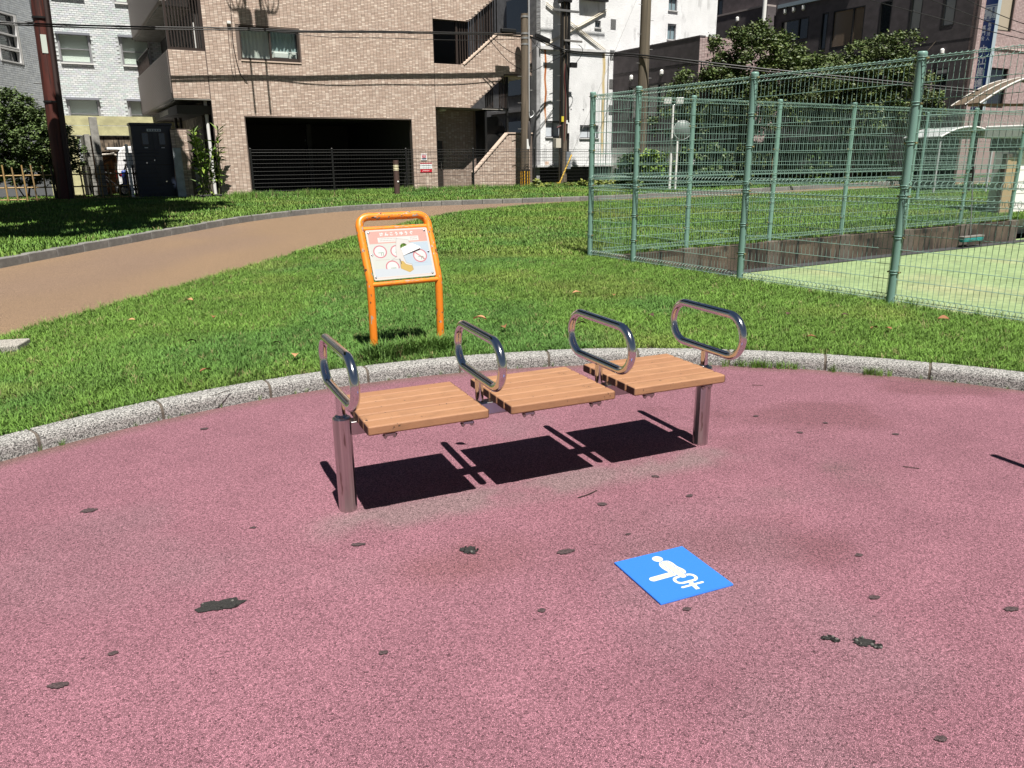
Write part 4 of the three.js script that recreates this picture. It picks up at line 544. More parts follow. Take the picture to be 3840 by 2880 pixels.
  const wp = thing('white_post', 'slim white post against the left side of the cabinet', 'post', site(-3.52, -0.25).setY(0.3).toArray(), 30); part('post', cyl(0, 0, 1.62, 0, 0.042), whitePaint, wp); part('cap', new THREE.SphereGeometry(0.05, 14, 8).translate(0, 1.62, 0), whitePaint, wp); part('collar', cyl(0, 1.38, 1.42, 0, 0.047), satin, wp);
}

// ------------------------------------------------------------------ white rendered building between the poles
{
  const b = thing('white_building', 'white rendered building with rust streaks and crossed braces', 'building', [1.26, 0, -32], 30);
  const rustTex = tex(1024, 1024, (x, y) => { const u = x / 1024 * 7, v = y / 1024 * 8, k = 0.9 + 0.1 * fbm(x / 60, y / 60, 221, 4); let c = [k, k, k]; const streak = (u0, v0, v1, w, col2, a) => { const d = Math.abs(u - u0 + 0.02 * Math.sin(v * 6)) / w, f = sm(1, 0.3, d) * sm(v1, v1 + 0.8, v) * sm(v0 + 0.02, v0 - 0.05, v) * (0.35 + 0.65 * fbm(x / 3, y / 40, 223, 3)) * a; c = c.map((e, i) => lerp(e, col2[i], f)); }; streak(0.17 + 0.0, 5.6, 2.6, 0.06, [0.72, 0.36, 0.1], 1.3); streak(2.98, 5.6, 1.3, 0.1, [0.82, 0.72, 0.5], 1.2); streak(0.28, 1.35, 0.9, 0.14, [0.75, 0.4, 0.15], 1); const d = sm(0.62, 0.8, fbm(x / 30, y / 90, 227, 4)) * 0.1; return c.map((e) => e - d); });
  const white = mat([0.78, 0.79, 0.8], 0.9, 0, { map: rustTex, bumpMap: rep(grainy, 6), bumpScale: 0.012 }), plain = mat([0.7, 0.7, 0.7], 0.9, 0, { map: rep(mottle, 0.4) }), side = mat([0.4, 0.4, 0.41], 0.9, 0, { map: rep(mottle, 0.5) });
  const wins = [[0.2, 0.98, 2.28, 2.89], [1.85, 2.78, 2.25, 2.75], [2.5, 2.78, 6.44, 6.7], [6.25, 6.72, 6.24, 6.85], [6.25, 6.72, 7.36, 7.9]];
  const g = poly([[-0.05, 1.2], [9, 1.2], [9, 9.5], [-0.05, 9.5]], 0.3, wins.map((w) => rect(...w))), uv = g.attributes.uv, p = g.attributes.position; for (let i = 0; i < uv.count; i++) uv.setXY(i, (p.getX(i)) / 7, p.getY(i) / 8);
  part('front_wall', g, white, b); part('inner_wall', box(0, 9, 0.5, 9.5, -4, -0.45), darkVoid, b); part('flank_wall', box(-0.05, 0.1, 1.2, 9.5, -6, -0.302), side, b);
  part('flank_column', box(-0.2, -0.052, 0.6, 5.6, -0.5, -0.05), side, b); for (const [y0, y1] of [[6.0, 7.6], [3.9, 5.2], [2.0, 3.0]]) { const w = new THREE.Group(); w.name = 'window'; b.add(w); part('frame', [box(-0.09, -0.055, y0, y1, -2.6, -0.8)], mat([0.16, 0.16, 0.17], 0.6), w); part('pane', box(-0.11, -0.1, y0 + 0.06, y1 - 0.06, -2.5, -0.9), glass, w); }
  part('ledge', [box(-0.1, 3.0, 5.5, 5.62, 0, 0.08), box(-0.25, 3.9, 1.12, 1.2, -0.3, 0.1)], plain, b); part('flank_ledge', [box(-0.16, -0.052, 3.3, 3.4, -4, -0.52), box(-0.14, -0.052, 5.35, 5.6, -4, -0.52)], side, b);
  for (const [a, c] of [[[0.17, 7.15], [3.0, 5.64]], [[0.15, 5.7], [3.02, 7.13]]]) { part('brace', [bar(V3(a[0], a[1], 0.06), V3(c[0], c[1], 0.06), 0.016), bar(V3(a[0], a[1] - 0.07, 0.06), V3(c[0], c[1] - 0.07, 0.06), 0.016)], mat([0.6, 0.54, 0.42], 0.7), b); }
  for (const [a, c, d, e] of wins) { const w = new THREE.Group(); w.name = 'window'; b.add(w); part('frame', [box(a, c, d, d + 0.03, -0.14, -0.06), box(a, c, e - 0.06, e, -0.14, -0.02), box(a, a + 0.03, d, e, -0.14, -0.06), box(c - 0.03, c, d, e, -0.14, -0.06), box((a + c) / 2 - 0.012, (a + c) / 2 + 0.012, d, e, -0.13, -0.08)], mat([0.12, 0.12, 0.13], 0.5), w); part('pane', box(a + 0.03, c - 0.03, d + 0.03, e - 0.06, -0.115, -0.11), d > 5 ? mat([0.2, 0.27, 0.3], 0.1) : mat([0.52, 0.56, 0.6], 0.15), w); part('sill', box(a - 0.03, c + 0.03, d - 0.04, d, -0.1, 0.05), plain, w); }
  for (const y of [6.45, 5.3, 4.2, 3.2]) for (let i = 0; i < 11; i++) part('louvre', box(3.27, 3.53, y + i * 0.034, y + i * 0.034 + 0.012, 0, 0.02), mat([0.2, 0.2, 0.2], 0.7), b);
  part('sign_box', box(1.7, 2.96, 7.36, 7.9, 0.1, 0.25), blackSteel, b); part('drain', cyl(3.18, 1.2, 5.4, 0.04, 0.012), satin, b); for (const u of [0.55, 1.4, 2.0]) part('wall_plug', new THREE.SphereGeometry(0.025, 8, 6).translate(u, 3.35, 0), blackSteel, b);
  const pod = thing('podium_wall', 'weathered concrete block wall under the white building', 'wall', site(0, -1.6).setY(0).toArray(), 30); part('wall', box(10.6, 17.5, 0.1, 0.98, -0.3, 0), dirtyConcrete, pod); part('coping', rbox(10.5, 17.5, 1.0, 1.16, -1.8, 0.06, 0.02), mat([0.12, 0.12, 0.12], 0.8), pod); for (let i = 0; i < 15; i++) part('block_joint', box(10.9 + i * 0.45, 10.915 + i * 0.45, 0.2, 0.98, 0, 0.004), dirtyConcrete, pod);
}

// ------------------------------------------------------------------ clinic: low block, long dark flank, pink tiled front with blue sign
{
  const dark = mat([0.115, 0.098, 0.105], 0.85, 0, { map: rep(mottle, 0.35) }), PINK = [[0.42, 0.325, 0.32], [0.38, 0.285, 0.28], [0.45, 0.355, 0.345]], pinkG = mat([0.3, 0.22, 0.21], 0.9), tileM = mat([1, 1, 1], 0.5);
  const lo = thing('clinic_annex', 'low dark purple annex with a pink tiled end behind the round pole', 'building', [6.75, 0, -29.4], 30);
  part('flank_wall', poly([[0.01, 1.86], [5.2, 1.86], [5.2, 5.53], [0.01, 5.53]], 0.25, [rect(1.7, 3.9, 3.0, 4.18)]).rotateY(Math.PI / 2).translate(0.25, 0, 0), dark, lo); part('plinth', box(0.03, 0.25, 0.3, 1.86, -5.2, -0.1), whitePaint, lo);
  part('end_wall', box(0.252, 4.2, 0.3, 5.55, -0.25, -0.01), pinkG, lo); tileWall(lo, 'wall_tiles', [[0.0, 4.2, 1.8, 5.53]], () => true, 0.12, 0.05, 0.01, -0.012, 0.008, PINK, tileM); part('roof', box(0.26, 4.2, 5.3, 5.5, -5.2, -0.26), dark, lo); part('inner_wall', box(0.7, 4, 0.4, 5.2, -5.1, -0.3), darkVoid, lo); part('edge_trim', box(-0.01, 0.26, 5.53, 5.58, -5.2, 0), dark, lo); part('band', box(-0.008, 0.0, 4.72, 4.735, -5.2, -0.01), blackSteel, lo);
  { const w = new THREE.Group(); w.name = 'window'; lo.add(w); part('frame', [box(0.02, 0.1, 3.0, 4.18, -3.9, -3.84), box(0.02, 0.1, 3.0, 4.18, -1.76, -1.7), box(0.02, 0.1, 3.0, 4.18, -2.9, -2.84), box(0.02, 0.1, 3.0, 4.18, -2.2, -2.14), box(0.02, 0.1, 4.12, 4.18, -3.84, -1.76)], blackSteel, w); part('pane', box(0.09, 0.1, 3.0, 4.12, -3.84, -1.76), mat([0.42, 0.4, 0.37], 0.2), w); }
  for (const [s, y] of [[3.76, 4.5], [1.95, 4.53]]) part('vent_hood', new THREE.CapsuleGeometry(0.075, 0.07, 6, 14).translate(-0.03, y, -s), whitePaint, lo);
  const c = thing('clinic', 'dark purple clinic with tall windows and a pink tiled street front', 'building', [18.55, 0, -33], 30);
  const wins = [[5.25, 6.92, 6.3, 7.9], [7.2, 7.55, 6.3, 7.91], [3.92, 4.48, 6.6, 7.9], [8.3, 9.98, 6.9, 7.89], [2.5, 3.04, 6.55, 8.3], [1.04, 1.58, 6.5, 8.3], [1.0, 1.62, 3.6, 4.9], [3.2, 3.8, 3.6, 4.9], [14.1, 14.55, 8.7, 9.6]];
  part('flank_wall', poly([[0.12, 0.3], [16.4, 0.3], [16.4, 12], [0.12, 12]], 0.3, wins.map((w) => rect(...w))).rotateY(Math.PI / 2).translate(0.3, 0, 0), dark, c); part('inner_wall', box(0.7, 7, 0.3, 12, -16.4, -1.2), darkVoid, c); part('terrace_wall', box(-0.6, -0.002, 0.3, 8.62, -16.2, -10.4), dark, c); part('terrace_edge', box(-0.62, -0.002, 8.62, 8.7, -16.2, -10.4), mat([0.3, 0.26, 0.25], 0.8), c); part('joint', [box(-0.006, 0, 5.92, 5.94, -10.3, -0.2)], blackSteel, c);
  part('eave', box(-0.12, 0.0, 8.5, 8.66, -10.2, -6.0), mat([0.26, 0.33, 0.38], 0.6), c); part('downpipe', [cyl(-0.7, 3, 12, -10.5, 0.1)], whitePaint, c);
  wins.forEach(([a, d, y0, y1], i) => { const w = new THREE.Group(); w.name = 'window'; c.add(w); part('frame', [box(-0.01, 0.12, y0, y1, -a - 0.04, -a), box(-0.01, 0.12, y0, y1, -d, -d + 0.04), box(-0.01, 0.12, y1 - 0.05, y1, -d + 0.04, -a - 0.04), box(-0.01, 0.12, y0, y0 + 0.05, -d + 0.04, -a - 0.04), ...(d - a > 1 ? [box(0.0, 0.1, y0, y1, -a - 0.62, -a - 0.56)] : [])], blackSteel, w); part('pane', box(0.06, 0.07, y0 + 0.05, y1 - 0.05, -d + 0.04, -a - 0.04), [mat([0.2, 0.15, 0.11], 0.12), glass, glass, glass, mat([0.1, 0.12, 0.12], 0.1), mat([0.1, 0.12, 0.13], 0.1), glass, glass, glass][i], w); if (i > 5) part('surround', [box(-0.03, -0.012, y0 - 0.06, y0 - 0.001, -d - 0.05, -a + 0.05), box(-0.03, -0.012, y0, y1, -d - 0.05, -d - 0.001)], mat([0.42, 0.33, 0.33], 0.7), w); });
  for (const [s, y] of [[9.77, 8.31], [9.25, 8.32], [8.67, 8.32], [1.35, 5.54]]) part('vent_hood', new THREE.CapsuleGeometry(0.085, 0.09, 6, 14).translate(-0.04, y, -s), whitePaint, c); part('vent_hood', new THREE.CapsuleGeometry(0.085, 0.09, 6, 14).translate(-0.66, 8.28, -12.33), whitePaint, c);
  // corner pier and recessed street front
  const fw = [[1.75, 2.1, 6.44, 8], [2.33, 3.6, 6.44, 8], [1.3, 2.12, 3.4, 5.0], [2.33, 3.9, 3.4, 5.0]];
  part('corner_pier', box(0.0, 0.3, 0.3, 12, -0.3, -0.02), pinkG, c); tileWall(c, 'wall_tiles', [[0.0, 0.3, 2, 8]], () => true, 0.1, 0.05, 0.01, -0.02, 0.008, PINK, tileM);
  part('front_wall', poly([[0.3, 0.3], [9, 0.3], [9, 12], [0.3, 12]], 0.25, fw.map((w) => rect(...w))).translate(0, 0, -0.72), pinkG, c); tileWall(c, 'wall_tiles', [[0.9, 6, 2, 8]], fit(rect(0, 9, 0, 12), fw.map((w) => rect(...w))), 0.12, 0.05, 0.01, -0.72, 0.008, PINK, tileM); part('string_course', box(0.9, 9, 5.74, 5.8, -0.72, -0.66), mat([0.5, 0.4, 0.38], 0.7), c);
  for (const [a, d, y0, y1] of fw) { const w = new THREE.Group(); w.name = 'window'; c.add(w); part('frame', [box(a, a + 0.05, y0, y1, -0.9, -0.76), box(d - 0.05, d, y0, y1, -0.9, -0.76), box(a, d, y0, y0 + 0.05, -0.9, -0.76), box(a, d, y1 - 0.05, y1, -0.9, -0.76)], blackSteel, w); part('pane', box(a + 0.05, d - 0.05, y0 + 0.05, y1 - 0.05, -0.84, -0.83), y0 > 6 ? mat([0.4, 0.35, 0.27], 0.2) : glass, w); }
  // hanging sign
  const s = thing('hanging_sign', 'tall blue vertical clinic sign with white lettering', 'sign', [18.55, 0, -33], 30);
  const cv = document.createElement('canvas'); cv.width = 256; cv.height = 1792; const g = cv.getContext('2d'); const W = 256, H = 1792;
  g.fillStyle = '#123c7c'; g.fillRect(0, 0, W, H); const Y = (y) => (8.0 - y) / 4.8 * H; // sign runs from 3.2 m to 8.0 m
  g.fillStyle = '#a9bccb'; g.fillRect(0, Y(7.25), W, 14); g.fillRect(0, Y(7.18), W, Y(6.66) - Y(7.18)); g.fillStyle = '#123c7c'; g.fillRect(0, Y(6.72), W, 12);
  const vert = (str, x, y, size, lw, c2, step) => str.split('').forEach((ch, i) => glyph(g, ch, x, y + i * step, size, lw, c2, 1.0));
  vert('産婦人科', 176, Y(7.15), 44, 6, '#143a73', 48); vert('内', 108, Y(7.12), 44, 6, '#143a73', 40); vert('科', 108, Y(6.83), 42, 6, '#143a73', 40); vert('小児科', 34, Y(7.12), 46, 6, '#143a73', 62);
  vert('医療法人', 150, Y(6.58), 52, 7, '#c3d3e2', 66); vert('真門会', 60, Y(6.5), 60, 8, '#c3d3e2', 76); vert('中江産婦人科', 66, Y(5.75), 122, 16, '#cbd8e6', 160);
  const t = new THREE.CanvasTexture(cv); t.colorSpace = THREE.SRGBColorSpace;
  part('box', box(1.2, 1.44, 3.2, 8.0, -0.7, -0.06), mat([0.36, 0.43, 0.47], 0.4), s); part('face', new THREE.PlaneGeometry(0.63, 4.78).rotateY(-Math.PI / 2).translate(1.195, 5.6, -0.38), mat([0.85, 0.85, 0.85], 0.35, 0, { map: t }), s); part('bracket', [box(1.25, 1.4, 4.0, 4.08, -0.72, -0.7), box(1.25, 1.4, 7, 7.08, -0.72, -0.7)], blackSteel, s);
}
// ------------------------------------------------------------------ small buildings beyond the court
{
  const h = thing('club_hut', 'white hut with brown door frame beside the court corner', 'hut', [11.05, -0.34, -17.75], 30);
  part('wall', box(0.02, 5, 0, 1.86, -0.3, 0), mat([0.74, 0.73, 0.7], 0.7, 0, { map: rep(mottle, 0.5) }), h); for (let i = 0; i < 6; i++) part('tile_course', box(0.4, 5, 0.15 + i * 0.26, 0.39 + i * 0.26, 0, 0.012), mat([0.78, 0.77, 0.74], 0.5), h); part('fascia', rbox(0.0, 5.2, 2.13, 2.4, -0.6, 0.3, 0.03), whitePaint, h); part('eave_shadow_gap', box(0.05, 5, 1.86, 2.13, -0.45, -0.2), darkVoid, h);
  const d = part('door', box(-0.14, 0.3, 0.02, 1.72, 0.02, 0.06), mat([0.36, 0.26, 0.15], 0.6), h); part('frame', [box(-0.2, -0.14, 0, 1.8, 0, 0.09), box(0.3, 0.36, 0, 1.8, 0, 0.09), box(-0.2, 0.36, 1.72, 1.8, 0.001, 0.088)], mat([0.07, 0.05, 0.04], 0.6), d);
  const s = thing('arched_shelter', 'dark shelter with a white arched roof edge behind the far fence', 'shelter', [13.85, 0.2, -24.2], 12);
  const arc = (r, n = 26) => Array.from({ length: n + 1 }, (_, i) => { const x = lerp(-1.05, 0.95, i / n); return [x, 1.72 + r + 0.3 * (1 - Math.pow((x + 0.05) / 1.02, 2))]; });
  part('roof', poly([...arc(0.045), ...arc(0).reverse()], 1.6), mat([0.4, 0.42, 0.42], 0.5), s); part('roof_edge', tube(arc(0.03).map(([x, y]) => V3(x, y, 0.02)), 0.03, 40, 8), whitePaint, s); part('back', poly([[-1, 0], [0.9, 0], ...arc(-0.02).reverse()], 0.05).translate(0, 0, -1.5), mat([0.03, 0.04, 0.035], 0.9), s); for (const x of [-0.98, 0.88]) part('post', cyl(x, -0.1, 1.75, -0.05, 0.03), mat([0.4, 0.42, 0.42], 0.5), s); part('side_wall', box(-0.95, 0.85, 0, 0.5, -1.4, -1.3), mat([0.1, 0.1, 0.1], 0.9), s);
  const k = thing('canopy', 'curved brown translucent canopy behind the white hut', 'canopy', [15.25, 0.2, -24.2], 4);
  const pts = Array.from({ length: 15 }, (_, i) => { const a = i / 14; return [lerp(-1.35, 2.4, a), 2.55 + 0.95 * Math.sin(Math.PI * (0.06 + a * 0.88))]; }), g = poly([...pts, ...pts.map(([x, y]) => [x, y - 0.03]).reverse()], 1.4); part('sheet', g, mat([0.2, 0.15, 0.1], 0.4, 0, { transmission: 0.3, thickness: 0 }), k); for (let i = 0; i < 3; i++) part('rib', tube(pts.map(([x, y]) => V3(x, y - 0.03, -i * 0.68 + 0.02)), 0.045, 30, 8), mat([0.3, 0.29, 0.27], 0.5, 0.3), k); part('purlin', box(-1.2, 2.3, 2.66, 2.74, -0.75, -0.67), mat([0.3, 0.2, 0.11], 0.6), k); for (const x of [-0.8, 1.8]) part('post', cyl(x, -0.1, 2.7, -0.7, 0.05), brownSteel, k);
}

// ------------------------------------------------------------------ black mesh fence along the houses
{
  const f = thing('black_fence', 'long black wire mesh fence in front of the apartment block', 'fence', site(0, 1).setY(0.36).toArray(), 30), len = 2.54;
  const w = new Wires(); for (let i = 1; i < 28; i++) { const x = i * len / 28; w.seg(V3(x, 0.06, 0), V3(x, 1.42, 0), 0.0025); } for (let y = 0.08; y < 1.3; y += 0.117) w.seg(V3(0.02, y, 0.004), V3(len - 0.02, y, 0.004), 0.0055); w.line([V3(0.02, 1.34, 0.004), V3(len - 0.02, 1.34, 0.004)], 0.009); w.line([V3(0.02, 1.42, 0.0), V3(len - 0.02, 1.42, 0.0)], 0.006);
  const pg = w.geo(), post = merge([cyl(0, -0.1, 1.42, 0, 0.035, 0.035, 14), new THREE.SphereGeometry(0.04, 14, 8).translate(0, 1.44, 0)]);
  for (let k = -1; k < 8; k++) { const u = -0.23 + k * len; if (k >= 0) part('post', post, blackSteel, f).position.x = u; if (k < 7) { const q = part('mesh_panel', pg, blackSteel, f); q.position.x = u; if (k < 0) { q.scale.x = 0.76; q.position.x = u - 0.76 * len; } } }
}
// ------------------------------------------------------------------ cabinet, bollard light, poles
{
  const navy = mat([0.012, 0.018, 0.034], 0.42, 0, { bumpMap: rep(grainy, 1), bumpScale: 0.001 });
  const c = thing('switch_cabinet', 'tall dark navy electrical cabinet standing in shade on the verge', 'cabinet', site(-2.79, -0.5).setY(0.3).toArray(), 30);
  part('plinth', rbox(-0.66, 0.66, 0, 0.14, -0.4, 0.4, 0.01), concrete, c); part('body', rbox(-0.56, 0.56, 0.14, 2.2, -0.33, 0.33, 0.01), navy, c); part('cap', rbox(-0.59, 0.59, 2.2, 2.27, -0.36, 0.37, 0.012), navy, c);
  for (const x of [-0.56 / 2, 0.56 / 2]) part('door', rbox(x - 0.272, x + 0.272, 0.2, 2.15, 0.33, 0.345, 0.004), navy, c);
  for (const x of [-0.2, 0.26]) { const m = part('meter_window', [box(x - 0.1, x + 0.1, 1.62, 1.66, 0.346, 0.37), box(x - 0.1, x + 0.1, 1.98, 2.0, 0.346, 0.37), box(x - 0.1, x - 0.08, 1.66, 1.98, 0.346, 0.37), box(x + 0.08, x + 0.1, 1.66, 1.98, 0.346, 0.37)], mat([0.05, 0.05, 0.05], 0.4, 0.4), c); part('pane', box(x - 0.08, x + 0.08, 1.66, 1.98, 0.347, 0.352), glass, m); part('tag', box(x - 0.045, x + 0.045, 1.55, 1.58, 0.346, 0.352), mat([0.55, 0.56, 0.58], 0.5), c); }
  const lb = part('name_strip', box(-0.13, 0.26, 2.03, 2.1, 0.346, 0.353), mat([0.55, 0.58, 0.6], 0.5), c); for (let i = 0; i < 5; i++) part('character', box(-0.09 + i * 0.07, -0.05 + i * 0.07, 2.047, 2.083, 0.3535, 0.3545), mat([0.05, 0.06, 0.12], 0.6), lb);
  for (const [x, y] of [[-0.02, 1.2], [-0.24, 1.13], [0.24, 0.58]]) part('lock', new THREE.CylinderGeometry(0.02, 0.02, 0.02, 14).rotateX(Math.PI / 2).translate(x, y, 0.353), chrome, c); part('vent', [box(0.02, 0.42, 1.06, 1.08, 0.346, 0.36), box(-0.05, 0.45, 0.5, 0.515, 0.346, 0.36)], blackSteel, c);
  const bo = thing('bollard_light', 'brown bollard light with cream louvred head before black fence', 'bollard', [-3.58, 0.34, -25.02]), bm = mat([0.075, 0.045, 0.038], 0.5);
  part('post', cyl(0, -0.05, 0.78, 0, 0.09, 0.09, 22), bm, bo); part('top', [cyl(0, 0.97, 1.1, 0, 0.088, 0.088, 22)], bm, bo); part('diffuser', cyl(0, 0.78, 0.97, 0, 0.07, 0.07, 20), mat([0.62, 0.55, 0.3], 0.5), bo); for (let i = 0; i < 4; i++) part('louvre', cyl(0, 0.8 + i * 0.047, 0.815 + i * 0.047, 0, 0.092, 0.08, 22), mat([0.6, 0.55, 0.36], 0.5), bo); part('sticker', new THREE.SphereGeometry(0.03, 12, 8).scale(1, 1, 0.4).translate(0.055, 0.45, 0.075), whitePaint, bo);
  const bo2 = thing('bollard_light', 'distant bollard light seen through the far green fence', 'bollard', [8.9, 0.36, -26.9]); part('post', cyl(0, -0.05, 0.78, 0, 0.09, 0.09, 18), bm, bo2); part('diffuser', cyl(0, 0.78, 1.02, 0, 0.085, 0.085, 18), mat([0.62, 0.55, 0.36], 0.5), bo2); part('top', cyl(0, 1.02, 1.1, 0, 0.09, 0.09, 18), bm, bo2);

  const poleTex = tex(128, 1024, (x, y) => { const k = 0.68 + 0.25 * fbm(x / 16, y / 90, 231, 4) - 0.2 * sm(0.5, 0.75, fbm(x / 7, y / 200, 233, 3)); return [k, k * 0.95, k * 0.88]; });
  const poleM = mat([0.22, 0.195, 0.17], 0.92, 0, { map: rep(poleTex, 2, 1) }), steelBand = mat([0.45, 0.45, 0.44], 0.4, 0.7);
  const steps = (o, y0, y1, r) => { for (let y = y0, i = 0; y < y1; y += 0.45, i++) part('step_bolt', bar(V3((i % 2 ? 1 : -1) * r * 0.9, y, 0), V3((i % 2 ? 1 : -1) * (r + 0.16), y, 0.02), 0.009, 6), steelBand, o); };
  const p1 = thing('utility_pole', 'short concrete utility pole with yellow foot guard by the stairs', 'utility pole', site(9.77, 0.6).setY(0.3).toArray(), 30);
  part('shaft', cyl(0, -0.1, 6.08, 0, 0.165, 0.13, 22), poleM, p1); for (const y of [5.95, 5.4, 5.25, 5.05]) part('band', cyl(0, y, y + 0.06, 0, 0.145, 0.145, 20), steelBand, p1); steps(p1, 2.2, 4.2, 0.15); part('conduit', [cyl(0.17, 2.8, 6.7, 0.02, 0.028), tube([V3(0.17, 2.8, 0.02), V3(0.2, 2.6, 0.03), V3(0.36, 2.72, 0.05), V3(0.3, 2.85, 0.05)], 0.02)], mat([0.55, 0.56, 0.57], 0.4, 0.5), p1); part('sleeve', new THREE.SphereGeometry(0.08, 14, 12).scale(0.9, 6, 0.9).translate(0.1, 2.0, 0.13), mat([0.05, 0.045, 0.045], 0.6), p1); part('number_plate', box(-0.02, 0.1, 1.5, 1.85, 0.155, 0.165), whitePaint, p1);
  part('guard', [cyl(0, 0.1, 0.72, 0, 0.175, 0.172, 22), cyl(0, 0.72, 0.77, 0, 0.18, 0.18, 22)], mat([0.015, 0.015, 0.015], 0.6), p1); for (let i = 0; i < 10; i++) { const a = i / 10 * 6.283; part('guard_stripe', box(-0.02, 0.02, 0.1, 0.72, 0.172, 0.182).rotateY(a), mat([0.6, 0.32, 0.02], 0.6), p1); }
  const p2 = thing('utility_pole', 'tall utility pole laden with cables before the white building', 'utility pole', site(12.06, -0.3).setY(0.3).toArray(), 30);
  part('shaft', cyl(0, -0.1, 12, 0, 0.17, 0.12, 22), poleM, p2); steps(p2, 2.4, 7, 0.16); part('riser', [cyl(-0.13, 0.4, 8.5, 0.1, 0.045), cyl(-0.02, 2.6, 8.5, 0.165, 0.03), tube([V3(0.15, 0.6, 0.1), V3(0.17, 2.5, 0.1), V3(0.1, 3.6, 0.14), V3(0.17, 5, 0.1), V3(0.13, 8.4, 0.1)], 0.05), tube([V3(0.05, 1.9, 0.17), V3(0.12, 3, 0.15), V3(0.02, 4, 0.17), V3(0.1, 6.5, 0.14)], 0.02)], blackSteel, p2); part('red_cable', tube([V3(-0.06, 1.8, 0.18), V3(-0.02, 3.4, 0.19), V3(-0.08, 4.2, 0.18), V3(0.0, 4.9, 0.17)], 0.012), mat([0.16, 0.03, 0.03], 0.5), p2);
  part('crossarm', rbox(-0.62, 0.55, 6.42, 6.5, 0.13, 0.2, 0.01).applyMatrix4(new THREE.Matrix4().makeRotationZ(0.0)), mat([0.14, 0.14, 0.14], 0.6, 0.4), p2); part('crossarm', rbox(-0.1, 0.72, 5.4, 5.47, 0.13, 0.2, 0.01), mat([0.2, 0.19, 0.18], 0.6, 0.4), p2); part('closure', rbox(-0.2, 0.2, 6.75, 7.1, -0.15, 0.25, 0.02), blackSteel, p2); part('drop_box', rbox(0.2, 0.5, 4.5, 4.68, 0.05, 0.2, 0.01), blackSteel, p2); part('drop_lead', tube([V3(0.5, 4.68, 0.12), V3(0.75, 5.0, 0.12), V3(0.78, 5.2, 0.12), V3(0.6, 5.33, 0.12)], 0.012), blackSteel, p2);
  part('meter_box', [rbox(-0.4, -0.16, 1.55, 1.9, -0.1, 0.12, 0.01)], mat([0.5, 0.47, 0.4], 0.6), p2); part('meter_box', rbox(0.02, 0.22, 0.75, 1.42, 0.1, 0.24, 0.01), mat([0.36, 0.4, 0.45], 0.4, 0.5), p2); part('tag', [box(-0.19, -0.08, 2.52, 2.72, 0.16, 0.17)], mat([0.6, 0.5, 0.05], 0.5), p2); part('plate', [box(0.1, 0.18, 2.1, 2.5, 0.16, 0.17), box(0.03, 0.1, 2.45, 2.58, 0.17, 0.18)], whitePaint, p2); part('bird_spike', bar(V3(-0.36, 2.3, 0.1), V3(-0.12, 2.4, 0.1), 0.02), mat([0.12, 0.04, 0.04], 0.7), p2);
  const p3 = thing('utility_pole', 'thick round concrete pole rising behind the green fence corner', 'utility pole', [4.55, 0.3, -27.9], 30); part('shaft', cyl(0, -0.1, 12, 0, 0.19, 0.15, 24), mat([0.2, 0.185, 0.155], 0.92, 0, { map: rep(poleTex, 2, 1) }), p3); steps(p3, 2.4, 7, 0.17);
  const rust = tex(128, 1024, (x, y) => { const k = 0.6 + 0.4 * fbm(x / 20, y / 60, 241, 4) - 0.3 * sm(0.55, 0.75, fbm(x / 10, y / 120, 245, 3)); return [k, k * 0.85, k * 0.8]; });
  const rp = thing('steel_pole', 'rust red steel pole with a white plate standing on the left verge', 'utility pole', [-13.15, 0.3, -23.35], 30); part('shaft', cyl(0, -0.1, 8, 0, 0.215, 0.19, 24), mat([0.11, 0.03, 0.02], 0.6, 0, { map: rep(rust, 2, 1) }), rp); part('cable_cover', [cyl(0.16, 0, 7.8, 0.17, 0.06), cyl(0.215, 0, 7.8, 0.07, 0.045)], mat([0.035, 0.02, 0.018], 0.6), rp); part('band', [2.8, 5.0].map((y) => cyl(0, y, y + 0.05, 0, 0.23, 0.23, 22)), blackSteel, rp); part('plate', box(-0.08, 0.06, 4.1, 4.58, 0.2, 0.21), mat([0.5, 0.55, 0.5], 0.6), rp); for (const [s, y] of [[-1, 4.9], [1, 3.95], [-1, 3.3], [1, 5.7]]) part('step_bolt', bar(V3(s * 0.18, y, 0), V3(s * 0.4, y, 0), 0.015, 6), blackSteel, rp); rp.rotation.z = R(-1.6);
  const gw = thing('guy_anchor', 'yellow sleeved guy wire anchored in the verge grass', 'guy wire', site(11.1, 0.8).setY(0.28).toArray(), 30); part('sleeve', bar(V3(0, 0.1, 0), V3(0.66, 1.3, -0.05), 0.03), mat([0.62, 0.4, 0.06], 0.6), gw); part('base', [cyl(0, 0, 0.2, 0, 0.075, 0.07, 14), cyl(0.02, 0.24, 0.3, 0, 0.08, 0.08, 14)], mat([0.6, 0.42, 0.06], 0.6), gw); part('wire', bar(V3(0.6, 1.2, -0.05), V3(3.75, 7.0, -0.3), 0.008, 6), steelBand, gw);
}
